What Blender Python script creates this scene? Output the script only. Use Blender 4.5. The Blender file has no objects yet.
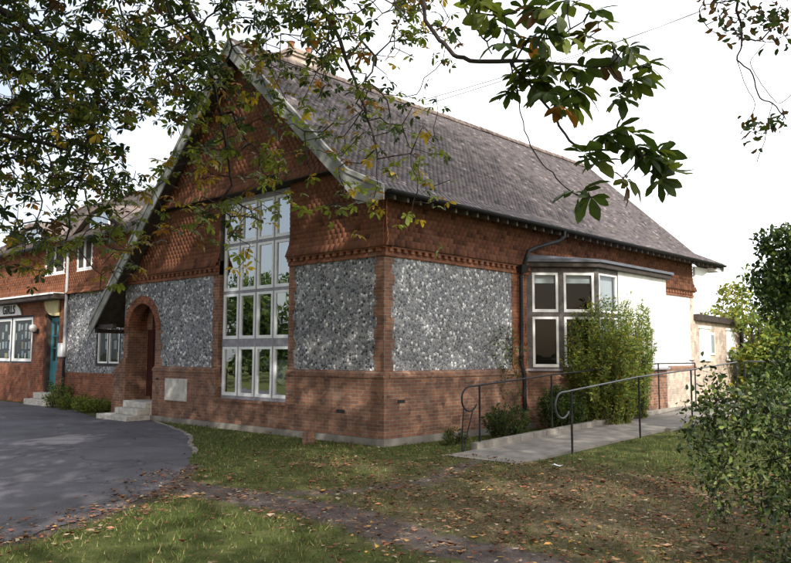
import bpy, math, random
import numpy as np
from mathutils import Vector, Matrix

random.seed(7)
rng = np.random.default_rng(7)
scene = bpy.context.scene
COL = scene.collection
R = math.radians

# ------------------------------------------------------------------ camera
CAM = np.array([11.2233, -11.6849, 1.86])
YAW, PITCH, ROLL = R(43.0217), R(5.3794), R(0.1955)
_f = np.array([-math.sin(YAW) * math.cos(PITCH), math.cos(YAW) * math.cos(PITCH), math.sin(PITCH)])
_r = np.array([math.cos(YAW), math.sin(YAW), 0.0])
_u = np.cross(_r, _f)
RIGHT = math.cos(ROLL) * _r + math.sin(ROLL) * _u
UP = -math.sin(ROLL) * _r + math.cos(ROLL) * _u
FWD = _f
cd = bpy.data.cameras.new('camera')
cam = bpy.data.objects.new('camera', cd)
COL.objects.link(cam)
cd.sensor_width = 36.0
cd.lens = 780.94 / 791.0 * 36.0
cd.clip_start = 0.1
cd.clip_end = 3000
cam.matrix_world = Matrix(((RIGHT[0], UP[0], -FWD[0], CAM[0]), (RIGHT[1], UP[1], -FWD[1], CAM[1]),
                           (RIGHT[2], UP[2], -FWD[2], CAM[2]), (0, 0, 0, 1)))
scene.camera = cam


def survey(u, v, d):
    """a bearing taken from where the photographer stood, d metres away -> world point"""
    return CAM + d * (FWD + RIGHT * (u - 395.5) / 780.94 - UP * (v - 281.5) / 780.94)


# ------------------------------------------------------------------ object helpers
ROOTLOC = {}


def tag(o, label=None, cat=None, group=None, kind=None):
    if label: o['label'] = label
    if cat: o['category'] = cat
    if group: o['group'] = group
    if kind: o['kind'] = kind
    return o


def thing(name, label, cat, loc=(0, 0, 0), group=None):
    o = bpy.data.objects.new(name, None)
    o.empty_display_size = 0.3
    COL.objects.link(o)
    o.location = loc
    ROOTLOC[o.name] = np.array(loc, float)
    return tag(o, label, cat, group)


def base_of(parent):
    if parent is None: return np.zeros(3)
    return ROOTLOC[parent.name]


def np_obj(name, V, F, mat, parent=None, colors=None, smooth=False, uv=False):
    """V Nx3 world coordinates, F MxK faces (constant K) or list of lists"""
    V = np.asarray(V, float)
    off = base_of(parent)
    me = bpy.data.meshes.new(name)
    if isinstance(F, np.ndarray):
        n, k = F.shape
        me.vertices.add(len(V))
        me.vertices.foreach_set('co', (V - off).ravel().astype(np.float32))
        me.loops.add(n * k)
        me.loops.foreach_set('vertex_index', F.ravel().astype(np.int32))
        me.polygons.add(n)
        me.polygons.foreach_set('loop_start', (np.arange(n) * k).astype(np.int32))
        me.update(calc_edges=True)
    else:
        me.from_pydata((V - off).tolist(), [], F)
    if smooth:
        me.polygons.foreach_set('use_smooth', np.ones(len(me.polygons), bool))
    if colors is not None:
        a = me.color_attributes.new('tint', 'FLOAT_COLOR', 'POINT')
        c = np.ones((len(V), 4), np.float32)
        c[:, :3] = colors
        a.data.foreach_set('color', c.ravel())
    if uv:
        ul = me.uv_layers.new(name='UVMap')
        for p in me.polygons:
            nx, ny, nz = abs(p.normal.x), abs(p.normal.y), abs(p.normal.z)
            for li in p.loop_indices:
                c = V[me.loops[li].vertex_index]
                if nz > nx and nz > ny and nz > 0.75: t = (c[0], c[1])
                elif nx > ny * 1.3: t = (c[1], c[2])
                elif ny > nx * 1.3: t = (c[0], c[2])
                else: t = ((c[0] + c[1]) * .7071, c[2])
                ul.data[li].uv = t
    me.materials.append(mat)
    o = bpy.data.objects.new(name, me)
    COL.objects.link(o)
    if parent is not None: o.parent = parent
    ROOTLOC[o.name] = off
    return o


class MB:
    def __init__(s): s.v = []; s.f = []

    def add(s, V, F):
        n = len(s.v)
        s.v += [tuple(map(float, p)) for p in V]
        s.f += [[i + n for i in f] for f in F]
        return s

    def box(s, x0, x1, y0, y1, z0, z1):
        V = [(x, y, z) for x in (x0, x1) for y in (y0, y1) for z in (z0, z1)]
        return s.add(V, [(0, 1, 3, 2), (4, 6, 7, 5), (0, 4, 5, 1), (2, 3, 7, 6), (0, 2, 6, 4), (1, 5, 7, 3)])

    def hexa(s, P):
        """8 points: bottom 4 (ccw), top 4"""
        return s.add(P, [(3, 2, 1, 0), (4, 5, 6, 7), (0, 1, 5, 4), (1, 2, 6, 5), (2, 3, 7, 6), (3, 0, 4, 7)])

    def prism(s, poly, d):
        """extrude 3-D polygon by vector d"""
        n = len(poly)
        P = [np.array(p, float) for p in poly]
        Q = [p + np.array(d, float) for p in P]
        return s.add(P + Q, [list(range(n))[::-1], list(range(n, 2 * n))] +
                     [(i, (i + 1) % n, n + (i + 1) % n, n + i) for i in range(n)])

    def tube(s, pts, r, n=8, caps=True):
        pts = [np.array(p, float) for p in pts]
        rs = r if hasattr(r, '__len__') else [r] * len(pts)
        rings = []
        prev = None
        for i, p in enumerate(pts):
            t = pts[min(i + 1, len(pts) - 1)] - pts[max(i - 1, 0)]
            t = t / (np.linalg.norm(t) + 1e-9)
            a = np.array([0, 0, 1.0]) if abs(t[2]) < .9 else np.array([1.0, 0, 0])
            if prev is not None: a = prev
            b = np.cross(t, a); b /= np.linalg.norm(b) + 1e-9
            a = np.cross(b, t); prev = a
            rings.append([p + rs[i] * (math.cos(k * 2 * math.pi / n) * a + math.sin(k * 2 * math.pi / n) * b) for k in range(n)])
        V = [q for rr in rings for q in rr]
        F = []
        for i in range(len(pts) - 1):
            for k in range(n):
                F.append((i * n + k, i * n + (k + 1) % n, (i + 1) * n + (k + 1) % n, (i + 1) * n + k))
        if caps:
            F.append(list(range(n))[::-1]); F.append([(len(pts) - 1) * n + k for k in range(n)])
        return s.add(V, F)

    def build(s, name, mat, parent=None, smooth=False, bevel=0, uv=True):
        o = np_obj(name, s.v, s.f, mat, parent, smooth=smooth, uv=uv)
        if bevel:
            m = o.modifiers.new('bevel', 'BEVEL'); m.width = bevel; m.segments = 2; m.limit_method = 'ANGLE'
        return o


# ------------------------------------------------------------------ materials
MATS = {}


class NT:
    def __init__(s, name):
        s.m = bpy.data.materials.new(name); s.m.use_nodes = True
        s.n = s.m.node_tree.nodes; s.l = s.m.node_tree.links
        s.b = s.n['Principled BSDF']; s.out = s.n['Material Output']
        MATS[name] = s.m

    def node(s, t, **k):
        n = s.n.new(t)
        for a, b in k.items():
            if a.startswith('i_'):
                key = a[2:].replace('_', ' ')
                n.inputs[key].default_value = b
            else: setattr(n, a, b)
        return n

    def link(s, a, b): s.l.new(a, b)

    def coord(s, which='Object'): return s.node('ShaderNodeTexCoord').outputs[which]

    def noise(s, scale, vec=None, detail=4, rough=.55, out='Fac', dist=0.0):
        n = s.node('ShaderNodeTexNoise'); n.inputs['Scale'].default_value = scale
        n.inputs['Detail'].default_value = detail; n.inputs['Roughness'].default_value = rough
        n.inputs['Distortion'].default_value = dist
        s.link(vec if vec is not None else s.coord(), n.inputs['Vector'])
        return n.outputs[out]

    def ramp(s, fac, stops, interp='LINEAR'):
        r = s.node('ShaderNodeValToRGB'); cr = r.color_ramp; cr.interpolation = interp
        while len(cr.elements) < len(stops): cr.elements.new(.5)
        for e, (p, c) in zip(cr.elements, stops):
            e.position = p; e.color = (*c, 1) if len(c) == 3 else c
        s.link(fac, r.inputs['Fac']); return r.outputs['Color']

    def mix(s, fac, a, b, mode='MIX'):
        n = s.node('ShaderNodeMix', data_type='RGBA', blend_type=mode)
        for inp, v in ((n.inputs[0], fac), (n.inputs[6], a), (n.inputs[7], b)):
            if hasattr(v, 'is_linked') or hasattr(v, 'links'): s.link(v, inp)
            elif hasattr(v, '__len__'): inp.default_value = (*v, 1) if len(v) == 3 else v
            else: inp.default_value = v
        return n.outputs[2]

    def math(s, op, a, b=0.0):
        n = s.node('ShaderNodeMath', operation=op)
        for inp, v in ((n.inputs[0], a), (n.inputs[1], b)):
            if isinstance(v, (int, float)): inp.default_value = v
            else: s.link(v, inp)
        return n.outputs[0]

    def bump(s, h, strength=.5, dist=.02):
        n = s.node('ShaderNodeBump'); n.inputs['Strength'].default_value = strength; n.inputs['Distance'].default_value = dist
        s.link(h, n.inputs['Height']); s.link(n.outputs[0], s.b.inputs['Normal'])

    def base(s, c, rough=.8, spec=.3):
        if hasattr(c, 'links'): s.link(c, s.b.inputs['Base Color'])
        else: s.b.inputs['Base Color'].default_value = (*c, 1)
        s.b.inputs['Roughness'].default_value = rough
        s.b.inputs['Specular IOR Level'].default_value = spec


def m_plain(name, c, rough=.6, var=.25, scale=6, spec=.3, bump=0.0):
    t = NT(name)
    n = t.noise(scale, detail=6)
    lo = tuple(x * (1 - var) for x in c); hi = tuple(min(1, x * (1 + var)) for x in c)
    t.base(t.ramp(n, [(.3, lo), (.7, hi)]), rough, spec)
    if bump: t.bump(t.noise(scale * 8, detail=5), bump, .01)
    return t.m


def m_brick(name, c1, c2, mortar, grime=.35, grime_col=(.10, .085, .07)):
    t = NT(name)
    uv = t.coord('UV')
    w = t.noise(7, uv, 2, out='Color')
    va = t.node('ShaderNodeVectorMath', operation='MULTIPLY_ADD')
    va.inputs[1].default_value = (.009, .009, 0); t.link(w, va.inputs[0]); t.link(uv, va.inputs[2])
    b = t.node('ShaderNodeTexBrick')
    b.inputs['Scale'].default_value = 1; b.inputs['Brick Width'].default_value = .225
    b.inputs['Row Height'].default_value = .075; b.inputs['Mortar Size'].default_value = .0065
    b.inputs['Mortar Smooth'].default_value = .25; b.inputs['Bias'].default_value = -.05
    t.link(va.outputs[0], b.inputs['Vector'])
    b.inputs['Color1'].default_value = (*c1, 1); b.inputs['Color2'].default_value = (*c2, 1)
    b.inputs['Mortar'].default_value = (*mortar, 1)
    big = t.noise(.9, uv, 5)
    c = t.mix(t.math('MULTIPLY', t.math('SUBTRACT', big, .38), 2.0 * grime), b.outputs['Color'], grime_col)
    # second coarser tint so courses differ from brick to brick
    b2 = t.node('ShaderNodeTexVoronoi', feature='F1'); b2.inputs['Scale'].default_value = 5
    t.link(uv, b2.inputs['Vector'])
    bwn = t.node('ShaderNodeRGBToBW'); t.link(b2.outputs['Color'], bwn.inputs[0])
    c = t.mix(.55, c, t.ramp(bwn.outputs[0], [(.2, (.5, .48, .5)), (.8, (1.35, 1.3, 1.2))]), 'MULTIPLY')
    fine = t.noise(40, uv, 5)
    c = t.mix(.6, c, t.ramp(fine, [(.25, (.55, .55, .55)), (.75, (1.25, 1.2, 1.15))]), 'MULTIPLY')
    # pale bloom low on the wall
    pale = t.ramp(t.noise(1.7, uv, 6), [(.58, (0, 0, 0)), (.78, (1, 1, 1))])
    c = t.mix(t.math('MULTIPLY', pale, .45), c, (.42, .34, .27))
    t.base(c, .9, .15)
    h = t.math('SUBTRACT', t.math('MULTIPLY', fine, .4), b.outputs['Fac'])
    t.bump(h, .9, .012)
    return t.m


def m_flint(name, gain=1.0, scale=14.5):
    t = NT(name)
    co = t.coord()
    w = t.noise(9, co, 3, out='Color')
    va = t.node('ShaderNodeVectorMath', operation='MULTIPLY_ADD')
    va.inputs[1].default_value = (.02, .02, .02); t.link(w, va.inputs[0]); t.link(co, va.inputs[2])
    v1 = t.node('ShaderNodeTexVoronoi', feature='F1'); v1.inputs['Scale'].default_value = scale
    v2 = t.node('ShaderNodeTexVoronoi', feature='DISTANCE_TO_EDGE'); v2.inputs['Scale'].default_value = scale
    for v in (v1, v2): t.link(va.outputs[0], v.inputs['Vector'])
    sep = t.node('ShaderNodeSeparateColor'); t.link(v1.outputs['Color'], sep.inputs[0])
    g = gain
    stone = t.ramp(sep.outputs[0], [(0, (.05, .053, .065)), (.18, (.12, .125, .145)), (.36, (.3, .3, .315)), (.5, (.18, .185, .21)),
                                     (.66, (.42, .42, .43)), (.78, (.28, .285, .31)), (.87, (.85, .84, .82))], 'CONSTANT')
    # knapped faces: dark core with a chalky cortex
    core = t.ramp(t.noise(34, co, 5, .65), [(.36, (.5, .5, .55)), (.55, (1, 1, 1)), (.72, (1.4, 1.4, 1.35))])
    stone = t.mix(.8, stone, core, 'MULTIPLY')
    mort = t.ramp(t.noise(60, co, 3), [(.3, (.2, .195, .19)), (.7, (.36, .35, .33))])
    edge = t.ramp(v2.outputs['Distance'], [(.03, (1, 1, 1)), (.1, (0, 0, 0))])
    edge = t.mix(1.0, edge, t.ramp(v1.outputs['Distance'], [(.56, (0, 0, 0)), (.72, (1, 1, 1))]), 'LIGHTEN')
    c = t.mix(edge, stone, mort)
    c = t.mix(.5, c, t.ramp(t.noise(.8, co, 4), [(.3, (.62, .6, .58)), (.7, (1.2, 1.2, 1.2))]), 'MULTIPLY')
    rough = t.ramp(sep.outputs[1], [(0, (.35, .35, .35)), (1, (.9, .9, .9))])
    t.base(c, .6, .4); t.link(rough, t.b.inputs['Roughness'])
    h = t.math('ADD', t.math('MULTIPLY', t.ramp(v2.outputs['Distance'], [(0, (0, 0, 0)), (.2, (1, 1, 1))]), t.ramp(v1.outputs['Distance'], [(.1, (1, 1, 1)), (.6, (.1, .1, .1))])), t.math('MULTIPLY', t.noise(45, co, 4), .35))
    t.bump(h, .8, .02)
    return t.m


def m_tile(name, c, lichen=0.0, lich_col=(.42, .4, .36), rough=.85, moss=0.0):
    t = NT(name)
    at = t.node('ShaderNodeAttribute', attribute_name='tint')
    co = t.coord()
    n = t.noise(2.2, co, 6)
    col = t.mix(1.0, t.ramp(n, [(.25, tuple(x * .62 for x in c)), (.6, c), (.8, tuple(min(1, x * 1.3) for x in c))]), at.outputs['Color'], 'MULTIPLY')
    col = t.mix(.6, col, t.ramp(t.noise(60, co, 4), [(.3, (.6, .6, .6)), (.7, (1.25, 1.22, 1.2))]), 'MULTIPLY')
    if lichen:
        l = t.ramp(t.noise(26, co, 6, .75), [(.60, (0, 0, 0)), (.70, (1, 1, 1))])
        col = t.mix(t.math('MULTIPLY', l, lichen), col, lich_col)
    if moss:
        l = t.ramp(t.noise(1.1, co, 6, .7), [(.5, (0, 0, 0)), (.75, (1, 1, 1))])
        col = t.mix(t.math('MULTIPLY', l, moss), col, (.12, .12, .05))
    t.base(col, rough, .2)
    t.bump(t.noise(70, co, 4), .5, .006)
    return t.m


def m_leaf(name, rough=.45, trans=.35, spec=.35):
    t = NT(name)
    at = t.node('ShaderNodeAttribute', attribute_name='tint')
    c = t.mix(.7, at.outputs['Color'], t.ramp(t.noise(14, None, 4), [(.3, (.6, .6, .6)), (.7, (1.3, 1.3, 1.2))]), 'MULTIPLY')
    t.base(c, rough, spec)
    tr = t.node('ShaderNodeBsdfTranslucent')
    t.link(t.mix(1.0, c, (1.5, 1.5, .7), 'MULTIPLY'), tr.inputs['Color'])
    mx = t.node('ShaderNodeMixShader'); mx.inputs[0].default_value = trans
    t.link(t.b.outputs[0], mx.inputs[1]); t.link(tr.outputs[0], mx.inputs[2]); t.link(mx.outputs[0], t.out.inputs[0])
    return t.m


def m_tint(name, rough=.9):
    t = NT(name)
    at = t.node('ShaderNodeAttribute', attribute_name='tint')
    c = t.mix(.5, at.outputs['Color'], t.ramp(t.noise(30, None, 3), [(.3, (.6, .6, .6)), (.7, (1.3, 1.3, 1.3))]), 'MULTIPLY')
    t.base(c, rough, .15); return t.m


def m_glass(name, refl=.35, tint=(.75, .8, .8), k=2.0):
    t = NT(name)
    g = t.node('ShaderNodeBsdfGlossy'); g.inputs['Roughness'].default_value = .01
    g.inputs['Color'].default_value = (.95, .97, 1, 1)
    tr = t.node('ShaderNodeBsdfTransparent'); tr.inputs['Color'].default_value = (*tint, 1)
    fr = t.node('ShaderNodeLayerWeight'); fr.inputs['Blend'].default_value = .5
    fac = t.math('MINIMUM', t.math('ADD', t.math('MULTIPLY', t.math('POWER', fr.outputs['Facing'], 4.0), .7), refl + .045 * k), .95)
    mx = t.node('ShaderNodeMixShader'); t.link(fac, mx.inputs[0])
    t.link(tr.outputs[0], mx.inputs[1]); t.link(g.outputs[0], mx.inputs[2]); t.link(mx.outputs[0], t.out.inputs[0])
    # slightly wavy old panes
    n = t.node('ShaderNodeBump'); n.inputs['Strength'].default_value = .05; n.inputs['Distance'].default_value = .05
    t.link(t.noise(1.6, None, 2), n.inputs['Height']); t.link(n.outputs[0], g.inputs['Normal'])
    return t.m


BRICK = m_brick('brick_red', (.32, .155, .095), (.19, .097, .07), (.34, .3, .25), .5)
BRICK_OR = m_brick('brick_orange', (.33, .12, .06), (.21, .075, .045), (.28, .23, .19), .25)
BRICK_PALE = m_brick('brick_pale', (.66, .54, .45), (.56, .44, .36), (.6, .57, .52), .1)
FLINT = m_flint('flint')
TILE_ROOF = m_tile('roof_tile', (.31, .26, .262), .35, moss=.12)
TILE_HUNG = m_tile('hung_tile', (.66, .265, .14), .15, (.3, .22, .16))
TILE_WING = m_tile('wing_roof_tile', (.24, .19, .17), .4, moss=.2)
TIMBER_DK = m_plain('dark_timber', (.05, .038, .032), .7, .4)
RIDGE = m_plain('ridge_clay', (.22, .17, .15), .9, .4, 5, bump=.5)
BAYPOST = m_plain('bay_post_timber', (.12, .105, .098), .7, .35, 8, bump=.3)
BARGE = m_plain('weathered_bargeboard', (.27, .27, .245), .75, .35, 3, bump=.3)
SOFFIT = m_plain('soffit_board', (.075, .062, .05), .85, .3)
MULLION = m_plain('window_timber', (.3, .285, .31), .6, .25, 8, bump=.2)
RENDER = m_plain('white_render', (.70, .69, .66), .9, .16, 1.6, bump=.3)
WHITE = m_plain('white_paint', (.84, .84, .83), .4, .05, 3)
GLASS = m_glass('window_glass', .38, (.6, .65, .65))
GLASS_DK = m_glass('bay_glass', 0.0, (.6, .64, .64), .35)
STONE = m_plain('pale_stone', (.5, .47, .42), .85, .25, 7, bump=.4)
CONC = m_plain('concrete', (.235, .21, .18), .9, .3, 3, bump=.5)
BLACK = m_plain('black_paint', (.012, .012, .014), .55, .3, 5, .3)
RAILGREY = m_plain('worn_steel_rail', (.06, .06, .065), .4, .4, 8, .6)
LEAD = m_plain('lead_sheet', (.10, .105, .125), .5, .3, 3)
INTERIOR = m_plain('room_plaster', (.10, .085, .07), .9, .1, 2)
FABRIC = m_plain('white_fabric', (.75, .76, .8), .9, .06, 2)
DOOR_RED = m_plain('dark_red_door', (.055, .016, .013), .5, .3, 6)
TEAL = m_plain('teal_paint', (.045, .18, .21), .45, .15, 4)
PAPER = m_plain('paper', (.7, .72, .74), .9, .08, 9)
BLUEP = m_plain('blue_paper', (.35, .48, .6), .9, .1, 9)
BOARD = m_plain('pin_board', (.06, .07, .08), .9, .3, 6)
CREAM = m_plain('cream_paint', (.6, .52, .28), .7, .2, 4)
GREYPIPE = m_plain('grey_pipe', (.45, .45, .46), .5, .15, 5)
LAMPGL = m_plain('opal_glass', (.7, .7, .68), .2, .04, 3, .5)
BARK = m_plain('bark', (.045, .036, .03), .95, .45, 9, bump=.8)
TWIG = m_plain('twig_bark', (.04, .03, .026), .9, .35, 20)
STEM = m_plain('green_stem', (.09, .085, .035), .8, .3, 12)
LEAF = m_leaf('broad_leaf', .5, .4)
LEAF_GL = m_leaf('glossy_leaf', .42, .15, .3)
LEAF_LIT = m_tint('fallen_leaf')
GRASSM = m_leaf('grass_blade', .6, .3, .2)
CABLE = m_plain('cable', (.16, .16, .17), .5, .1)


# asphalt
def m_asphalt():
    t = NT('asphalt'); co = t.coord()
    sp = t.ramp(t.noise(95, co, 3, .7), [(.35, (.06, .056, .062)), (.55, (.125, .118, .13)), (.72, (.27, .26, .27))])
    big = t.ramp(t.noise(.45, co, 6, .6), [(.3, (.5, .49, .49)), (.7, (1.35, 1.32, 1.32))])
    c = t.mix(.85, sp, big, 'MULTIPLY')
    cr = t.node('ShaderNodeTexVoronoi', feature='DISTANCE_TO_EDGE'); cr.inputs['Scale'].default_value = .35
    w = t.noise(1.2, co, 5, out='Color')
    va = t.node('ShaderNodeVectorMath', operation='MULTIPLY_ADD'); va.inputs[1].default_value = (1.4, 1.4, 0)
    t.link(w, va.inputs[0]); t.link(co, va.inputs[2]); t.link(va.outputs[0], cr.inputs['Vector'])
    k = t.ramp(cr.outputs['Distance'], [(0, (.25, .25, .25)), (.016, (1, 1, 1))])
    c = t.mix(.7, c, k, 'MULTIPLY')
    moss = t.ramp(t.noise(1.3, co, 6, .7), [(.55, (0, 0, 0)), (.75, (1, 1, 1))])
    c = t.mix(t.math('MULTIPLY', moss, .25), c, (.075, .06, .04))
    t.base(c, .85, .3); t.bump(t.noise(120, co, 3), .6, .008); return t.m


def m_ground():
    t = NT('lawn_soil'); co = t.coord()
    at = t.node('ShaderNodeAttribute', attribute_name='tint')
    sep = t.node('ShaderNodeSeparateColor'); t.link(at.outputs['Color'], sep.inputs[0])
    grass = t.ramp(t.noise(3.2, co, 8, .7), [(.25, (.04, .046, .014)), (.5, (.09, .105, .03)), (.75, (.19, .185, .075))])
    grass = t.mix(.6, grass, t.ramp(t.noise(60, co, 4), [(.3, (.4, .4, .4)), (.7, (1.5, 1.5, 1.4))]), 'MULTIPLY')
    dirt = t.ramp(t.noise(5, co, 8, .7), [(.3, (.085, .066, .06)), (.6, (.155, .125, .112)), (.8, (.25, .205, .18))])
    dirt = t.mix(.6, dirt, t.ramp(t.noise(90, co, 3), [(.3, (.5, .5, .5)), (.7, (1.5, 1.5, 1.5))]), 'MULTIPLY')
    dry = t.ramp(t.noise(11, co, 8, .75), [(.3, (.07, .05, .032)), (.5, (.14, .105, .065)), (.72, (.27, .21, .13))])
    jag = t.math('MULTIPLY', t.math('SUBTRACT', t.noise(4, co, 7, .7), .5), 1.3)
    fd = t.ramp(t.math('ADD', sep.outputs[0], jag), [(.35, (0, 0, 0)), (.6, (1, 1, 1))])
    fl = t.ramp(t.math('ADD', sep.outputs[1], t.math('MULTIPLY', t.math('SUBTRACT', t.noise(2.4, co, 8, .75), .5), 2.2)), [(.3, (0, 0, 0)), (.8, (1, 1, 1))])
    c = t.mix(t.math('MULTIPLY', fl, .8), grass, dry)
    c = t.mix(fd, c, dirt)
    t.base(c, .95, .1); t.bump(t.noise(35, co, 6, .7), 1.0, .03); return t.m


ASPHALT = m_asphalt()
GROUND = m_ground()

# ------------------------------------------------------------------ sky and sun
SUN_EL = R(32)
SUN_AZ = np.array([.80, -.60, 0])
w = bpy.data.worlds.new('World'); scene.world = w; w.use_nodes = True
wn, wl = w.node_tree.nodes, w.node_tree.links
bg = wn['Background']
sky = wn.new('ShaderNodeTexSky'); sky.sky_type = 'NISHITA'; sky.sun_disc = False
sky.sun_elevation = SUN_EL
sky.sun_rotation = math.atan2(SUN_AZ[0], SUN_AZ[1])
sky.air_density = 1.0; sky.dust_density = 2.5; sky.ozone_density = 1.0
tc = wn.new('ShaderNodeTexCoord')
nz = wn.new('ShaderNodeTexNoise'); nz.inputs['Scale'].default_value = 2.2; nz.inputs['Detail'].default_value = 6; nz.inputs['Roughness'].default_value = .55
wl.new(tc.outputs['Generated'], nz.inputs['Vector'])
def wmath(op, a, b):
    n = wn.new('ShaderNodeMath'); n.operation = op
    for k, v in ((0, a), (1, b)):
        if isinstance(v, (int, float)): n.inputs[k].default_value = v
        else: wl.new(v, n.inputs[k])
    return n.outputs[0]
dotn = wn.new('ShaderNodeVectorMath'); dotn.operation = 'DOT_PRODUCT'
wl.new(tc.outputs['Generated'], dotn.inputs[0]); dotn.inputs[1].default_value = (.30, .95, .10)
rp = wn.new('ShaderNodeValToRGB'); rp.color_ramp.elements[0].position = .34; rp.color_ramp.elements[0].color = (.19, .19, .19, 1)
rp.color_ramp.elements[1].position = .74; rp.color_ramp.elements[1].color = (1, 1, 1, 1)
# a bank of bright cloud fills the sky behind the building; thinner and broken elsewhere
wl.new(wmath('ADD', wmath('MULTIPLY', nz.outputs['Fac'], .75), wmath('MULTIPLY', dotn.outputs['Value'], .55)), rp.inputs['Fac'])
mx = wn.new('ShaderNodeMix'); mx.data_type = 'RGBA'
wl.new(rp.outputs['Color'], mx.inputs[0]); wl.new(sky.outputs[0], mx.inputs[6])
mx.inputs[7].default_value = (14.0, 14.4, 15.0, 1)
wl.new(mx.outputs[2], bg.inputs['Color'])
bg.inputs['Strength'].default_value = .15
ld = bpy.data.lights.new('sun', 'SUN'); ld.energy = 5.0; ld.angle = R(.55); ld.color = (1, .95, .87)
sun = bpy.data.objects.new('sun', ld); COL.objects.link(sun)
sd = Vector((SUN_AZ[0] * math.cos(SUN_EL), SUN_AZ[1] * math.cos(SUN_EL), math.sin(SUN_EL)))
sun.rotation_euler = sd.to_track_quat('Z', 'Y').to_euler()
sun.location = (20, -15, 25)
scene.view_settings.view_transform = 'Standard'
scene.view_settings.look = 'None'
scene.view_settings.exposure = 0

# ------------------------------------------------------------------ ground
def ramp_z(y):
    return np.interp(y, [-.3, 9.0, 16], [.012, .30, .30])


def ground_z(x, y):
    x = np.asarray(x, float); y = np.asarray(y, float)
    k = np.clip((x - .2) / 1.2, 0, 1) * np.clip(1 - (x - 3.55) / 2.6, 0, 1) * np.clip((y + .3) / 1.5, 0, 1) * np.clip((22 - y) / 4, 0, 1)
    k = k * k * (3 - 2 * k)
    z = k * np.maximum(ramp_z(y) - .045, 0)
    z = z + .007 * np.sin(x * 1.7 + y * .6) * np.sin(y * 1.3 - x * .4) * np.clip((y < -.3) * 1.0, 0, 1) * ((x < 9))
    return z


DRIVE = [(-9.9, -.02), (-8.3, -.35), (-6.07, -1.11), (-4.4, -1.8), (-3.04, -2.65), (-2.0, -3.2), (-1.24, -3.74), (-.4, -4.3),
         (.39, -4.95), (1.1, -5.6), (1.63, -6.16), (2.1, -6.75), (2.39, -7.23), (2.6, -7.6), (2.75, -7.97), (2.95, -8.35), (3.0, -8.75),
         (2.6, -9.2), (1.6, -9.6), (-2, -10.1), (-9, -10.8), (-20, -11.5), (-45, -12.5), (-45, .35), (-24.5, .4), (-17.1, .45),
         (-16.3, .42), (-14, .1), (-12.6, -.35), (-11.5, -.6)]


def inside(px, py, poly):
    px = np.asarray(px); py = np.asarray(py)
    r = np.zeros(px.shape, bool)
    n = len(poly)
    for i in range(n):
        x0, y0 = poly[i]; x1, y1 = poly[(i + 1) % n]
        c = ((y0 > py) != (y1 > py)) & (px < (x1 - x0) * (py - y0) / (y1 - y0 + 1e-12) + x0)
        r ^= c
    return r


def dist_poly(px, py, pts, closed=False):
    px = np.asarray(px, float); py = np.asarray(py, float)
    d = np.full(px.shape, 1e9)
    m = len(pts) if closed else len(pts) - 1
    for i in range(m):
        a = np.array(pts[i]); b = np.array(pts[(i + 1) % len(pts)])
        ab = b - a
        t = np.clip(((px - a[0]) * ab[0] + (py - a[1]) * ab[1]) / (ab @ ab + 1e-12), 0, 1)
        d = np.minimum(d, np.hypot(px - a[0] - t * ab[0], py - a[1] - t * ab[1]))
    return d


TRAIL = [(.6, -5.6), (1.9, -5.45), (2.96, -5.37), (4.09, -5.25), (5.0, -5.4), (5.88, -5.6), (6.9, -5.55), (8.5, -5.9), (11, -6.8)]
TRAIL2 = [(2.4, -5.2), (3.3, -4.3), (3.6, -3.0), (3.1, -1.6), (2.7, -.5), (2.65, .2)]


def dirt_mask(x, y):
    d1 = np.clip(1.15 - dist_poly(x, y, TRAIL) / .55, 0, 1)
    d2 = .6 * np.clip(1.1 - dist_poly(x, y, TRAIL2) / .5, 0, 1)
    dd = dist_poly(x, y, DRIVE[7:19])
    d3 = .85 * np.clip(1.05 - dd / .38, 0, 1)
    d4 = .9 * np.clip(1 - np.hypot((x - 2.4) / 1.0, (y - .1) / .6), 0, 1)
    return np.maximum.reduce([d1, d2, d3, d4])


def litter_mask(x, y):
    a = 1.0 * np.exp(-(((x - 6.3) / 4.2) ** 2 + ((y + 2.6) / 3.2) ** 4))
    b = .55 * np.exp(-(((x - 1.5) / 2.2) ** 2 + ((y + 2.4) / 1.4) ** 2))
    c = .55 * np.exp(-(dist_poly(x, y, TRAIL) / .9) ** 2)
    return np.clip(np.maximum.reduce([a, b, c]), 0, 1)


xs = np.concatenate([[-900, -400, -200, -110, -70, -50, -38], np.arange(-30, 17.01, .25), [18.5, 21, 26, 36, 60, 120, 250, 500, 900]])
ys = np.concatenate([[-900, -400, -200, -100, -60, -40, -28, -20], np.arange(-16, 24.01, .25), [26, 30, 38, 55, 90, 160, 300, 600, 900]])
gx, gy = np.meshgrid(xs, ys)
V = np.stack([gx.ravel(), gy.ravel(), ground_z(gx, gy).ravel()], 1)
nx_, ny_ = len(xs), len(ys)
ii = (np.arange(ny_ - 1)[:, None] * nx_ + np.arange(nx_ - 1)[None]).ravel()
F = np.stack([ii, ii + 1, ii + nx_ + 1, ii + nx_], 1)
col = np.zeros((len(V), 3)); col[:, 0] = dirt_mask(V[:, 0], V[:, 1]); col[:, 1] = litter_mask(V[:, 0], V[:, 1])
tag(np_obj('ground', V, F, GROUND, colors=col, smooth=True), kind='structure')

# driveway: fine sheet with a ragged inner edge
def smooth_poly(pts, n=6, jitter=.0):
    out = []
    m = len(pts)
    for i in range(m):
        p0, p1, p2, p3 = [np.array(pts[(i + k) % m], float) for k in (-1, 0, 1, 2)]
        for j in range(n):
            t = j / n
            q = .5 * ((2 * p1) + (-p0 + p2) * t + (2 * p0 - 5 * p1 + 4 * p2 - p3) * t * t + (-p0 + 3 * p1 - 3 * p2 + p3) * t ** 3)
            out.append(q + rng.normal(0, jitter, 2))
    return out


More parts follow.
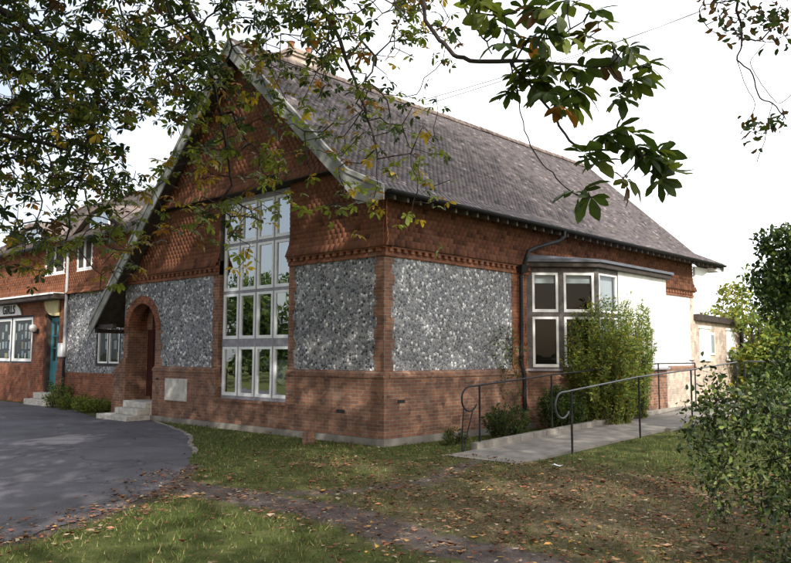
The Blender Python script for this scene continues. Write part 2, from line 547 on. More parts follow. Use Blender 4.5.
dp = smooth_poly(DRIVE[:19], 8, .02)[:18 * 8] + [np.array(p) for p in DRIVE[18:]]
import bmesh
bm = bmesh.new()
bv = [bm.verts.new((p[0], p[1], .013)) for p in dp]
bm.faces.new(bv); bmesh.ops.triangulate(bm, faces=bm.faces[:])
me = bpy.data.meshes.new('driveway'); bm.to_mesh(me); bm.free(); me.materials.append(ASPHALT)
o = bpy.data.objects.new('driveway', me); COL.objects.link(o); tag(o, kind='structure')
# stone edging along the first part of the curve
mb = MB()
pts = [dp[i] for i in range(0, 44)]
acc = 0
for a, b in zip(pts[:-1], pts[1:]):
    d = b - a; n = np.array([d[1], -d[0]]) / (np.linalg.norm(d) + 1e-9)
    if n[0] + n[1] < 0: n = -n
    a2 = a + d * .02; b2 = b - d * .02
    h = .045 + random.uniform(-.01, .01)
    mb.hexa([(*a2, -.05), (*b2, -.05), (*(b2 + n * .09), -.05), (*(a2 + n * .09), -.05), (*a2, h), (*b2, h), (*(b2 + n * .09), h - .01), (*(a2 + n * .09), h - .01)])
tag(mb.build('kerb', CONC, bevel=.012), kind='structure')

# ramp path with low kerb
mb = MB()
yy = np.concatenate([np.arange(-.3, 9.01, .5), [9.4, 15.8]])
for y0, y1 in zip(yy[:-1], yy[1:]):
    z0, z1 = float(ramp_z(y0)), float(ramp_z(y1))
    mb.add([(1.86, y0, z0), (3.42, y0, z0), (3.42, y1, z1), (1.86, y1, z1), (3.42, y0, z0 - .35), (3.42, y1, z1 - .35)], [(0, 1, 2, 3), (1, 4, 5, 2)])
tag(mb.build('path', CONC), kind='structure')
mb = MB()
for y0, y1 in zip(yy[2:-1], yy[3:]):
    z0, z1 = float(ramp_z(y0)), float(ramp_z(y1))
    mb.hexa([(1.70, y0 + .006, z0 - .3), (1.857, y0 + .006, z0 - .3), (1.857, y1 - .006, z1 - .3), (1.70, y1 - .006, z1 - .3),
             (1.70, y0 + .006, z0 + .11), (1.857, y0 + .006, z0 + .11), (1.857, y1 - .006, z1 + .11), (1.70, y1 - .006, z1 + .11)])
    if y0 > 5.5:
        mb.hexa([(3.423, y0 + .006, z0 - .3), (3.56, y0 + .006, z0 - .3), (3.56, y1 - .006, z1 - .3), (3.423, y1 - .006, z1 - .3),
                 (3.423, y0 + .006, z0 + .03), (3.56, y0 + .006, z0 + .03), (3.56, y1 - .006, z1 + .03), (3.423, y1 - .006, z1 + .03)])
tag(mb.build('ramp_kerb', CONC, bevel=.01), kind='structure')

# ------------------------------------------------------------------ tile fields
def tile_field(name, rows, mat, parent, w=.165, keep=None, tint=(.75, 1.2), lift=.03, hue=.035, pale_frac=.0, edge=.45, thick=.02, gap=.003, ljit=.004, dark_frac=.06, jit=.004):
    """rows: list of (head0, tail0, head1, tail1): course lines from end 0 to end 1, tile tail at lower edge."""
    Vs = []; Cs = []
    for ri, (h0, t0, h1, t1) in enumerate(rows):
        h0, t0, h1, t1 = [np.array(p, float) for p in (h0, t0, h1, t1)]
        L = np.linalg.norm(t1 - t0); along = (t1 - t0) / L
        down = t0 - h0; down = down / np.linalg.norm(down)
        nrm = np.cross(along, down); nrm /= np.linalg.norm(nrm)
        n = int(L / w) + 1
        offs = (ri % 2) * .5 * w + rng.uniform(-.01, .01)
        k = np.arange(-1, n + 1) * w + offs
        a = np.clip(k, 0, L); b = np.clip(k + w - gap, 0, L)
        ok = b - a > .02
        a, b = a[ok], b[ok]
        if keep is not None:
            mid = t0 + along * ((a + b) / 2)[:, None] + (h0 - t0) * .5
            kk = keep(mid); a, b = a[kk], b[kk]
        m = len(a)
        if m == 0: continue
        j = rng.normal(0, jit, (m, 4)); lf = lift + np.abs(rng.normal(0, ljit, (m, 2)))
        ha = h0 + along * a[:, None] + nrm * .004; hb = h0 + along * b[:, None] + nrm * .004
        ta = t0 + along * a[:, None] + down * j[:, :1] + nrm * lf[:, :1]
        tb = t0 + along * b[:, None] + down * j[:, :1] * .8 + down * j[:, 1:2] * .3 + nrm * lf[:, 1:]
        tal = ta - nrm * thick; tbl = tb - nrm * thick
        hal = ha - nrm * .012; hbl = hb - nrm * .012
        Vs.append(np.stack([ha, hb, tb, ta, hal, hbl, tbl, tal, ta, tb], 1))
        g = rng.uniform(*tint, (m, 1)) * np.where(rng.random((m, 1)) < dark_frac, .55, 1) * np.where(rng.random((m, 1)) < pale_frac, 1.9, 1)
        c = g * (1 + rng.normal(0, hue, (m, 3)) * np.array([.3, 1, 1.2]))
        cc = np.repeat(np.clip(c, .05, 3)[:, None], 10, 1); cc[:, 4:] *= edge; Cs.append(cc)  # tail and underside verts darkened: course shadow lines put into the tile colour
    Vv = np.concatenate(Vs).reshape(-1, 3); C = np.concatenate(Cs).reshape(-1, 3)
    q = np.array([[0, 3, 2, 1], [8, 7, 6, 9], [0, 4, 7, 3], [1, 2, 6, 5], [4, 5, 6, 7]])
    n = len(Vv) // 10
    F = (np.arange(n)[:, None, None] * 10 + q[None]).reshape(-1, 4)
    return np_obj(name, Vv, F, mat, parent, colors=C)


def profile_rows(prof, e0, e1, gauge=.1, wob=.0, overlap=.05):
    """prof: polyline of (a,z) going DOWN slope; e0/e1: functions (a,z)->3D point for the two ends"""
    P = [np.array(p, float) for p in prof]
    segs = [np.linalg.norm(b - a) for a, b in zip(P[:-1], P[1:])]
    tot = sum(segs)

    def at(s):
        if s <= 0: return P[0] + (P[1] - P[0]) / segs[0] * s
        for i, L in enumerate(segs):
            if s <= L or i == len(segs) - 1: return P[i] + (P[i + 1] - P[i]) * s / L
            s -= L
    rows = []
    s = gauge
    while s <= tot + .03:
        w0, w1 = rng.normal(0, wob, 2)
        h = at(s - gauge - overlap); t = at(s)
        rows.append((e0(h) + np.array([0, 0, w0]), e0(t) + np.array([0, 0, w0]), e1(h) + np.array([0, 0, w1]), e1(t) + np.array([0, 0, w1])))
        s += gauge
    return rows


# ------------------------------------------------------------------ SCHOOL HALL
hall = thing('school_hall', 'steep roofed red brick and flint hall with tile hung gable and tall white window', 'building', (-5, 8, 0))
RX, RZ = -4.95, 9.78            # ridge
EAVE = (.47, 5.24); KICK = (-.55, 5.72)
LEFT = (-11.95, 2.78)
Y0, Y1 = -.55, 17.6
WEND = 15.9

mb = MB()                                          # brick plinth (front, then side)
def strip(bx, *a): bx.box(*a)
for bxx in ((-9.05, -5.95, -.06, .3, .15, 1.38), (-3.1, .06, -.06, .3, .15, 1.38), (-5.95, -3.1, -.06, .3, .15, .69), (.0, .06, .3, 5.2, .15, 1.38),
            (-11.4, -10.61, -.06, .6, .0, 1.3)):
    MB().box(*bxx).build('plinth_wall', BRICK, hall)
mb = MB()
mb.prism([(-11.4, -.06, 1.3), (-11.4, .6, 1.3), (-10.7, .6, 1.75), (-10.7, 0, 1.75)][0:0] or [(-11.4, -.062, 1.3), (-10.612, -.062, 1.3), (-10.612, -.062, 1.75), (-10.83, -.062, 1.75)], (0, .62, 0))
mb.build('plinth_splay', BRICK, hall)
mb = MB()                                          # concrete footing
mb.box(-9.03, .10, -.11, .0, -.3, .145)
mb.box(.0, .12, -.112, WEND, -.3, .15)
mb.build('footing', CONC, hall)
for x0, x1 in ((-9.05, -5.96), (-3.09, .066)):       # splayed string course
    MB().prism([(x0, -.085, 1.38), (x0, -.085, 1.455), (x0, .0, 1.53), (x0, .1, 1.53), (x0, .1, 1.38)], (x1 - x0, 0, 0)).build('string_course', BRICK, hall)
for y0, y1 in ((.102, 5.2), (12.2, WEND)):
    MB().prism([(.085, y0, 1.38), (.085, y0, 1.455), (.0, y0, 1.53), (-.1, y0, 1.53), (-.1, y0, 1.38)], (0, y1 - y0, 0)).build('string_course', BRICK, hall)
for bxx in ((-2.98, -.12, .0, .3, 1.53, 3.93), (-8.79, -6.1, .0, .3, 1.53, 3.93), (-.28, .0, .12, 4.64, 1.53, 3.93)):
    MB().box(*bxx).build('flint_panel', FLINT, hall)
# quoins and jambs with toothed edges
def toothed_x(mbq, xa, side, z0, z1, y=-.012, wmin=.19, wmax=.34):
    z = z0; k = 0
    while z < z1 - .01:
        h = min(.225, z1 - z)
        wd = (wmin if k % 2 else wmax) + random.uniform(-.03, .03)
        mbq.box(*(sorted((xa, xa + side * wd))), y, .25, z, z + h); z += h; k += 1
def toothed_y(mbq, ya, side, z0, z1, x=.012, wmin=.18, wmax=.32):
    z = z0; k = 1
    while z < z1 - .01:
        h = min(.225, z1 - z)
        wd = (wmin if k % 2 else wmax) + random.uniform(-.03, .03)
        mbq.box(-.25, x, *(sorted((ya, ya + side * wd))), z, z + h); z += h; k += 1
mb = MB(); z = 1.53; k = 0
while z < 3.92:
    h = min(.225, 3.93 - z); a, b = ((.29, .22) if k % 2 else (.23, .28)); a += random.uniform(-.03, .03); b += random.uniform(-.03, .03)
    mb.add([(-a, -.012, z), (.012, -.012, z), (.012, b, z), (-.02, b, z), (-.02, .02, z), (-a, .02, z)] + [(-a, -.012, z + h), (.012, -.012, z + h), (.012, b, z + h), (-.02, b, z + h), (-.02, .02, z + h), (-a, .02, z + h)],
           [(0, 1, 7, 6), (1, 2, 8, 7), (2, 3, 9, 8), (5, 0, 6, 11)]); z += h; k += 1
mb.build('quoin', BRICK, hall)
mb = MB(); toothed_x(mb, -3.1, 1, 1.53, 4.3, wmin=.17, wmax=.22); mb.build('window_jamb', BRICK, hall)
mb = MB(); toothed_x(mb, -5.95, -1, 1.53, 4.3, wmin=.24, wmax=.29); mb.build('window_jamb', BRICK, hall)
mb = MB(); toothed_x(mb, -9.03, 1, 1.53, 2.55, y=-.014, wmin=.25, wmax=.32); mb.build('arch_jamb', BRICK, hall)
mb = MB(); mb.box(-10.85, -10.61, -.014, .6, 1.753, 2.55); mb.build('arch_pier', BRICK, hall)
mb = MB(); toothed_y(mb, 4.62, 1, 1.53, 3.93, wmin=.6, wmax=.66); mb.build('pier', BRICK_OR, hall)
MB().box(-.25, .006, 12.05, WEND - .3, 1.53, 3.93).build('rendered_wall', RENDER, hall)
MB().box(-.25, .012, WEND - .297, WEND, 1.53, 3.93).build('quoin', BRICK_PALE, hall)
MB().box(.0, .06, 12.2, WEND, .15, 1.38).build('plinth_wall', BRICK_PALE, hall)
MB().box(-.25, .002, 5.24, 5.35, .15, 3.93).build('bay_jamb', BRICK_OR, hall)
# arch
AX, AZ, AR = -9.82, 2.55, .79
mb = MB()
N = 27
for k in range(N):
    a0 = math.pi * (k + .04) / N; a1 = math.pi * (k + .96) / N
    r0, r1 = AR, AR + .23
    yf = -.03 - (k % 2) * .004
    q = [(AX + r * math.cos(a), y, AZ + r * math.sin(a)) for y in (yf, .35) for a, r in ((a0, r0), (a1, r0), (a1, r1), (a0, r1))]
    mb.hexa(q)
mb.build('arch_ring', BRICK_OR, hall)
mb = MB()                                          # spandrel around the arch (mortar bed + wall)
K = 24
for k in range(K):
    a0 = math.pi * k / K; a1 = math.pi * (k + 1) / K
    def outer(a):
        cx_, sz_ = math.cos(a), math.sin(a)
        tx = (1.045 if cx_ > 0 else 1.035) / max(abs(cx_), 1e-6); tz = 1.375 / max(sz_, 1e-6)
        t = min(tx, tz); return (AX + t * cx_, -.006, AZ + t * sz_)
    def inner(a): return (AX + (AR + .01) * math.cos(a), -.006, AZ + (AR + .01) * math.sin(a))
    mb.add([inner(a0), outer(a0), outer(a1), inner(a1)], [(0, 1, 2, 3)])
mb.build('arch_spandrel', FLINT, hall)
mb = MB()                                          # porch recess
mb.box(-10.9, -10.613, .36, .79, .0, 3.9); mb.box(-9.027, -8.7, .32, 1.4, .0, 3.9)
mb.add([(-10.61, .3, 3.6), (-9.03, .3, 3.6), (-9.03, 1.4, 3.6), (-10.61, 1.4, 3.6)], [(0, 1, 2, 3)])
mb.build('porch_wall', BRICK_OR, hall)
mb = MB(); mb.box(-10.605, -9.035, .62, .66, .51, 3.6)
for x in (-10.55, -10.17, -9.79, -9.41): mb.box(x, x + .33, .59, .616, .6, 2.6)
dr = mb.build('door', DOOR_RED, hall, bevel=.008)
mb = MB(); mb.tube([(-9.2, .61, 1.5), (-9.2, .54, 1.5), (-9.3, .54, 1.5)], .015); mb.build('handle', BLACK, dr)
# stone plaque, vent bricks
mb = MB(); mb.box(-8.36, -7.25, -.075, -.03, .6, 1.2); mb.build('stone_plaque', STONE, hall, bevel=.008)
mb = MB()
for z, zz in ((.35, 1), ):
    MB().box(-1.35, -1.1, -.068, -.03, .62, .69).build('air_brick', BLACK, hall); MB().box(-8.85, -8.72, -.068, -.03, 1.14, 1.2).build('air_brick', BLACK, hall)
mb = MB(); mb.box(.03, .068, .35, .58, .86, .93); mb.build('air_brick', BLACK, hall)

# brick band + dentils under the tile hanging
mb = MB()
for x0, x1 in ((-10.85, -5.95), (-3.1, .07)):
    mb.box(x0, x1, -.05, .1, 3.93, 4.02); mb.box(x0, x1, -.115, .1, 4.095, 4.17); mb.box(x0, x1, -.03, .1, 4.02, 4.095)
    x = x0 + .03
    while x < x1 - .12: mb.box(x, x + .11, -.11, -.03, 4.02, 4.095); x += .225
mb.box(-.1, .05, .1, WEND, 3.93, 4.02); mb.box(-.1, .03, .1, WEND, 4.02, 4.095); mb.box(-.1, .115, .1, WEND, 4.095, 4.17)
y = .05
while y < WEND - .12: mb.box(.03, .11, y, y + .11, 4.02, 4.095); y += .225
mb.build('dentil_band', BRICK_OR, hall)

# roof boarding behind tile hanging
def zr(x):
    if x > KICK[0]: return KICK[1] + (x - KICK[0]) * (EAVE[1] - KICK[1]) / (EAVE[0] - KICK[0])
    if x > RX: return RZ + (x - RX) * (KICK[1] - RZ) / (KICK[0] - RX)
    return RZ + (x - RX) * (LEFT[1] - RZ) / (LEFT[0] - RX)
mb = MB()
T = .2
def wallpoly(xa, xb, zb, y, n=14):
    P = [(xa, y, zb), (xb, y, zb)]
    for k in range(n + 1):
        x = xb + (xa - xb) * k / n
        P.append((x, y, max(zb + .01, zr(x) - T)))
    return P
mb.prism(wallpoly(-3.1, .0, 4.17, .0), (0, .25, 0)); mb.prism(wallpoly(-10.85, -5.95, 3.95, .0), (0, .25, 0)); mb.prism(wallpoly(-5.95, -3.1, 5.9, .0), (0, .25, 0))
mb.box(-.25, -.0, .25, WEND, 4.17, 5.35)
mb.build('wall_backing', SOFFIT, hall)
mb = MB()      # far gable, far wall and rear walls close the building
mb.prism(wallpoly(-10.6, 0, 0, WEND - .25), (0, .24, 0)); mb.box(-10.6, -10.3, .6, WEND - .25, 0, 4.0)
mb.build('rear_wall', BRICK, hall)

def hung_rows_front(x0, x1, zb, zt, flare=.16, y=-.012, fl_h=.45, gauge=.112, mitre=0):
    rows = []
    z = zb; k = 0
    def yo(z_):
        t = max(0, 1 - (z_ - zb) / fl_h); return y - .012 - flare * t * t
    while z < zt:
        h = z + gauge + .045
        w0, w1 = rng.normal(0, .006, 2)
        rows.append(((x0, yo(h), h + w0), (x0, yo(z), z + w0), (x1 + mitre * (y - .012 - yo(h)), yo(h), h + w1), (x1 + mitre * (y - .012 - yo(z)), yo(z), z + w1)))
        z += gauge
    return rows
def under_roof(m): 
    return np.array([p[2] < zr(p[0]) - .16 for p in m])
# the lower tier stops either side of the window, the upper tier kicks out above it
def outside_win(m): return under_roof(m) & ((m[:, 0] > -3.07) | (m[:, 0] < -5.98))
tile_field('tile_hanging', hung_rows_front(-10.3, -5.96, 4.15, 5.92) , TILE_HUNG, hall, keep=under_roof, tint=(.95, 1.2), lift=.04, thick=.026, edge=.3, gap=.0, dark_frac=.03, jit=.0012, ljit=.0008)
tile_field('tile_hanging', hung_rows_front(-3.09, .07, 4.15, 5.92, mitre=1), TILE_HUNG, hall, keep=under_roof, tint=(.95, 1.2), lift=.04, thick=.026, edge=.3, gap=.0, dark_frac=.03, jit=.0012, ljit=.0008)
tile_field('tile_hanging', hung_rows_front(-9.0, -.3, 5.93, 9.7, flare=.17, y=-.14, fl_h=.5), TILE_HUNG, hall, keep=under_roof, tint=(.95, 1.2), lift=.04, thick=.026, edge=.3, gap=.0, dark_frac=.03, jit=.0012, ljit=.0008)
mb = MB()
mb.prism([(x, -.125, z) for x, _, z in wallpoly(-9.2, -.9, 5.93, 0)], (0, .12, 0)); mb.box(-8.9, -.9, -.3, -.0, 5.905, 5.928)
mb.build('tier_soffit', TIMBER_DK, hall)
def rev(rows): return [(h1, t1, h0, t0) for h0, t0, h1, t1 in rows]
rows = []
z = 4.15
while z < 5.2:
    def xo(z_): 
        t = max(0, 1 - (z_ - 4.15) / .45); return .024 + .16 * t * t
    h = z + .145
    rows.append(((xo(h), -.02 - xo(h), h), (xo(z), -.02 - xo(z), z), (xo(h), WEND, h), (xo(z), WEND, z)))
    z += .112
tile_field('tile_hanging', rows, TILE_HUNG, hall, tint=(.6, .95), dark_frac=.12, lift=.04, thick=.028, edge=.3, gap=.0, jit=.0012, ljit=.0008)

# roof
rows = profile_rows([(RX, RZ), KICK, EAVE], lambda p: np.array([p[0], Y0, p[1]]), lambda p: np.array([p[0], Y1, p[1]]), wob=.006)
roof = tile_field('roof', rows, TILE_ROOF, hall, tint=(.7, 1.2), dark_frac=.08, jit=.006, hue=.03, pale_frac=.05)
mb = MB()
for prof in ([(RX, RZ), KICK, EAVE], [(RX, RZ), LEFT]):
    for (xa, za), (xb, zb) in zip(prof[:-1], prof[1:]):
        mb.hexa([(xa, Y0 + .02, za - .13), (xb, Y0 + .02, zb - .09), (xb, Y1 - .02, zb - .09), (xa, Y1 - .02, za - .13),
                 (xa, Y0 + .02, za - .012), (xb, Y0 + .02, zb - .012), (xb, Y1 - .02, zb - .012), (xa, Y1 - .02, za - .012)])
mb.build('roof_boarding', SOFFIT, roof)
rows = profile_rows([(RX, RZ), LEFT], lambda p: np.array([p[0], Y1, p[1]]), lambda p: np.array([p[0], Y0, p[1]]), wob=.006, gauge=.2)
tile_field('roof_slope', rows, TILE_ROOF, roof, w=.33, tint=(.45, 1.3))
mb = MB()
y = Y0
while y < Y1:
    y2 = min(y + .3, Y1)
    seg = 7; j = random.uniform(-.008, .008)
    ring = []
    for yy_, rr in ((y, .125), (y2 - .012, .115)):
        for k in range(seg + 1):
            a = math.pi * (-.1 + 1.2 * k / seg); ring.append((RX + rr * math.cos(a), yy_, RZ - .03 + j + rr * math.sin(a)))
    n = seg + 1
    mb.add(ring, [(k, k + 1, n + k + 1, n + k) for k in range(seg)] + [list(range(n))[::-1]])
    y += .3
mb.build('ridge_tiles', RIDGE, roof)
# brick chimney behind the ridge
mb = MB()
mb.box(-6.9, -6.0, 2.3, 3.7, 8.2, 10.55); mb.box(-6.96, -5.94, 2.24, 3.76, 10.553, 10.63); mb.box(-7.0, -5.9, 2.2, 3.8, 10.633, 10.71); mb.box(-6.9, -6.0, 2.3, 3.7, 10.713, 10.8)
ch = mb.build('chimney', BRICK_PALE, roof)
for yy_ in (2.65, 3.35):
    mb = MB(); mb.tube([(-6.45, yy_, 10.8), (-6.45, yy_, 10.86), (-6.45, yy_, 11.1), (-6.45, yy_, 11.15)], [.13, .11, .1, .13], 10); mb.build('chimney_pot', BRICK_OR, ch)

# bargeboards front and back
def barge(y, prof, d=.40, th=.045, name='bargeboard', mat=BARGE, top=.02):
    mb = MB()
    for (xa, za), (xb, zb) in zip(prof[:-1], prof[1:]):
        mb.prism([(xa, y, za + top), (xb, y, zb + top), (xb, y, zb - d), (xa, y, za - d)], (0, th, 0))
    return mb.build(name, mat, hall, bevel=.006)
for y in (Y0 - .03, Y1 - .02):
    mb = MB()
    mb.prism([(RX + .001, y, RZ + .02), (KICK[0], y, KICK[1] + .02), (KICK[0], y, KICK[1] - .43), (RX + .001, y, RZ - .43)], (0, .045, 0))
    mb.prism([(KICK[0] + .001, y, KICK[1] + .02), (EAVE[0] + .04, y, EAVE[1] + .02), (EAVE[0] + .04, y, 4.97), (-.22, y, 4.97), (KICK[0] + .001, y, KICK[1] - .43)], (0, .045, 0))
    mb.build('bargeboard', BARGE, hall, bevel=.006)
    barge(y, [(RX - .001, RZ), (LEFT[0] - .02, LEFT[1])])
# verge roll standing proud of the boards
for prof in ([(RX + .02, RZ + .03), (KICK[0], KICK[1] + .035), (EAVE[0] + .03, EAVE[1] + .035)], [(RX - .02, RZ + .03), (LEFT[0], LEFT[1] + .03)]):
    barge(Y0 - .065, prof, d=.085, th=.09, name='verge_trim', mat=BARGE)
# brackets at far verge and the left foot
mb = MB(); mb.box(-.02, .45, Y1 - .6, Y1 - .1, 4.95, 5.08); mb.prism([(.03, WEND, 4.5), (.03, WEND, 5.05), (.03, Y1 - .2, 5.05)], (.09, 0, 0)); mb.build('eave_bracket', WHITE, hall)
mb = MB(); mb.box(-12.0, -10.72, -.45, -.33, 2.62, 2.75); mb.box(-11.85, -11.73, -.45, .8, 2.5, 2.62); mb.build('wall_plate', TIMBER_DK, hall)

# gutter, rafter feet, downpipe
mb = MB()
ring = []
GX, GZ = .57, 5.19
n = 7
for y in (Y0 + .08, Y1 - .05):
    for k in range(n): 
        a = math.pi * (1 + k / (n - 1)); ring.append((GX + .07 * math.cos(a), y, GZ + .07 * math.sin(a)))
mb.add(ring, [(k, k + 1, n + k + 1, n + k) for k in range(n - 1)] + [list(range(n)), list(range(n, 2 * n))])
gut = mb.build('gutter', BLACK, hall)
gut.modifiers.new('solid', 'SOLIDIFY').thickness = .008
y = Y0 + .35
mb = MB()
while y < Y1:
    mb.hexa([(-.3, y, 5.24), (.46, y, 4.97 + .06), (.46, y + .06, 4.97 + .06), (-.3, y + .06, 5.24), (-.3, y, 5.45), (.46, y, 5.13), (.46, y + .06, 5.13), (-.3, y + .06, 5.45)])
    y += .4
mb.build('rafter_feet', BAYPOST, hall)
mb = MB()
mb.tube([(.57, 6.25, 5.13), (.57, 6.25, 4.98), (.5, 6.1, 4.86), (.3, 5.3, 4.62), (.26, 5.0, 4.5), (.25, 4.93, 4.35), (.17, 4.9, 4.05), (.1, 4.9, 3.85), (.09, 4.9, 1.75), (.1, 4.9, 1.6), (.17, 4.9, 1.42), (.17, 4.9, .1)], .048, 10)
for z in (3.8, 2.6, 1.8, .6): mb.tube([(.1 if z > 1.5 else .17, 4.9, z), (.1 if z > 1.5 else .17, 4.9, z + .07)], .058, 10)
dpipe = mb.build('downpipe', BLACK, hall, smooth=False)
mb = MB(); mb.hexa([(.02, 4.8, 3.95), (.19, 4.8, 3.95), (.19, 5.02, 3.95), (.02, 5.02, 3.95), (.0, 4.74, 4.14), (.25, 4.74, 4.14), (.25, 5.08, 4.14), (.0, 5.08, 4.14)]); mb.build('hopper', BLACK, dpipe)

# gable window
def window(name, parent, org, du, w_, z0, z1, ucuts, zcuts, depth_n, frame_w=.05, cas=.045, mat=MULLION, glass=GLASS, post=.05, blinds=None):
    """org: (x,y) start, du: unit horizontal vector, depth_n: unit outward normal. ucuts: list of (u0,u1); zcuts: list of (z0,z1)"""
    org = np.array([*org, 0.0]); du = np.array([*du, 0.0]); nn = np.array([*depth_n, 0.0])
    def P(u, d, z): return org + du * u + nn * d + np.array([0, 0, z])
    def bx(mb, u0, u1, d0, d1, za, zb):
        mb.hexa([P(u0, d1, za), P(u1, d1, za), P(u1, d0, za), P(u0, d0, za), P(u0, d1, zb), P(u1, d1, zb), P(u1, d0, zb), P(u0, d0, zb)])
    mb = MB()
    edges = [0] + [c for u in ucuts for c in u] + [w_]
    for i in range(0, len(edges), 2): bx(mb, edges[i], edges[i + 1], -.12, 0, z0, z1)
    ze = [z0] + [c for z in zcuts for c in z] + [z1]
    for u0, u1 in ucuts:
        for i in range(0, len(ze), 2): bx(mb, u0, u1, -.11, -.004, ze[i], ze[i + 1])
    win = mb.build(name, mat, parent, bevel=.004)
    for ui, (u0, u1) in enumerate(ucuts):
        for zi, (za, zb) in enumerate(zcuts):
            g = .004
            mb = MB()
            bx(mb, u0 + g, u0 + cas, -.07, .004, za + g, zb - g); bx(mb, u1 - cas, u1 - g, -.07, .004, za + g, zb - g)
            bx(mb, u0 + cas, u1 - cas, -.068, .002, za + g, za + cas + .015); bx(mb, u0 + cas, u1 - cas, -.068, .002, zb - cas, zb - g)
            mb.build('casement', WHITE, win)
            tl = rng.normal(0, .004, 2)
            mb = MB()
            mb.add([P(u0 + cas, -.03 + tl[0], za + cas), P(u1 - cas, -.03 - tl[0], za + cas), P(u1 - cas, -.03 - tl[0] + tl[1], zb - cas), P(u0 + cas, -.03 + tl[0] + tl[1], zb - cas)], [(0, 1, 2, 3)])
            mb.build('pane', glass, win)
            if blinds and blinds(ui, zi):
                b = blinds(ui, zi); mb = MB(); bx(mb, u0 + cas, u1 - cas, -.14, -.13, zb - (zb - za) * b, zb - .02); mb.build('blind', FABRIC, win)
    return win
lights = [(.036 + i * .6985, .036 + i * .6985 + .65) for i in range(4)]
zc = [(.82, 2.06), (2.25, 3.41), (3.48, 4.64), (4.71, 5.74)]
gw = window('gable_window', hall, (-5.92, .10), (1, 0), 2.815, .74, 5.88, lights, zc, (0, -1), cas=.07)
mb = MB(); mb.box(-6.0, -3.05, -.09, .1, .68, .742); mb.build('window_sill', BRICK, hall)
# banner hanging inside behind the lowest lights, room shell
mb = MB(); mb.add([(-4.75, .5, 1.72), (-3.2, .5, 1.75), (-3.55, .5, .9), (-4.1, .5, 1.2)], [(0, 1, 2, 3)]); mb.build('banner', FABRIC, hall)
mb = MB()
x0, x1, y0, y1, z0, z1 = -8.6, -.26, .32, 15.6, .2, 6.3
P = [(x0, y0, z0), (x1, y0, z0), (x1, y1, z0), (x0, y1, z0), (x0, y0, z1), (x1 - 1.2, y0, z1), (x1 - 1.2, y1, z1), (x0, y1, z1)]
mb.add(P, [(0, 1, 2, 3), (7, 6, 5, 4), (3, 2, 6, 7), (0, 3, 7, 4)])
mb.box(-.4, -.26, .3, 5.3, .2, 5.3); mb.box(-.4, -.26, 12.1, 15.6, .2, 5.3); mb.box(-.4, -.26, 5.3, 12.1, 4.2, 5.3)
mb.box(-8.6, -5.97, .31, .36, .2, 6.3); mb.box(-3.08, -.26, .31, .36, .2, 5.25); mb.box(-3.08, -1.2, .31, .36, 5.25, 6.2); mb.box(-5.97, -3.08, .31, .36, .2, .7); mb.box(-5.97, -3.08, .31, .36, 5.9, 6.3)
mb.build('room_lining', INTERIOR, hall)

# bay window
A, B, C_, D_ = (0, 5.3), (1.3, 6.6), (1.3, 10.75), (0, 12.05)
mb = MB()
mb.prism([(0, 5.34, .0), (1.26, 6.6, .0), (1.26, 10.75, .0), (0, 12.01, .0)], (0, 0, 1.46)); mb.build('bay_wall', BRICK, hall)
mb = MB(); mb.prism([(0, 5.24, 1.463), (1.36, 6.58, 1.463), (1.36, 10.78, 1.463), (0, 12.12, 1.463)], (0, 0, .06)); mb.build('bay_sill', MULLION, hall, bevel=.01)
bay = None
s2 = math.sqrt(.5)
L = 1.3 / s2
cutsAB = [(.14, .82), (.96, 1.76)]
bay = window('bay_window', hall, A, (s2, s2), L, 1.523, 4.13, cutsAB, [(1.56, 2.86), (2.97, 4.0)], (s2, -s2), mat=BAYPOST, glass=GLASS_DK, cas=.065, blinds=lambda u, z: .26 if z == 1 else 0)
window('bay_window', hall, (1.3, 6.6), (0, 1), 1.15, 1.523, 4.13, [(.09, 1.08)], [(1.56, 2.86), (2.97, 4.0)], (1, 0), mat=BAYPOST, glass=GLASS_DK, blinds=lambda u, z: .96)
MB().box(1.1, 1.3, 7.752, 9.62, 1.523, 4.13).build('rendered_wall', RENDER, hall); MB().box(1.1, 1.3, 9.92, 10.75, 1.523, 4.13).build('rendered_wall', RENDER, hall)
MB().box(1.1, 1.3, 9.62, 9.92, 2.62, 4.13).build('rendered_wall', RENDER, hall)
MB().prism([(1.3, 10.753, 1.523), (0, 12.05, 1.523), (0, 11.85, 1.523), (1.1, 10.753, 1.523)], (0, 0, 2.6)).build('rendered_wall', RENDER, hall)
MB().box(1.04, 1.095, 7.76, 10.7, 1.523, 4.13).prism([(1.09, 10.70, 1.523), (0, 11.79, 1.523), (0, 11.74, 1.523), (1.04, 10.70, 1.523)], (0, 0, 2.6)).box(-.2, 1.09, 5.9, 11.0, 1.465, 1.52).build('bay_lining', INTERIOR, hall)
window('slit_window', hall, (1.27, 9.62), (0, 1), .3, 1.523, 2.62, [(.03, .27)], [(1.56, 2.59)], (1, 0), glass=GLASS_DK, cas=.03)
mb = MB()
mb.prism([(-.02, 5.1, 4.133), (.05, 5.08, 4.133), (1.44, 6.5, 4.133), (1.44, 10.86, 4.133), (0.05, 12.2, 4.133), (-.02, 12.2, 4.133)], (0, 0, .12))
mb.build('bay_fascia', TIMBER_DK, hall, bevel=.01)
mb = MB()
mb.prism([(.02, 5.04, 4.256), (.06, 5.04, 4.256), (1.5, 6.47, 4.256), (1.5, 10.9, 4.256), (.06, 12.26, 4.256), (.02, 12.26, 4.256)], (0, 0, .07))
V = [(.06, 5.04, 4.327), (1.5, 6.47, 4.327), (1.5, 10.9, 4.327), (.06, 12.26, 4.327), (.1, 5.3, 4.46), (.1, 12.0, 4.46), (.9, 6.6, 4.42), (.9, 10.7, 4.42)]
mb.add(V, [(0, 1, 6, 4), (1, 2, 7, 6), (2, 3, 5, 7), (4, 6, 7, 5)])
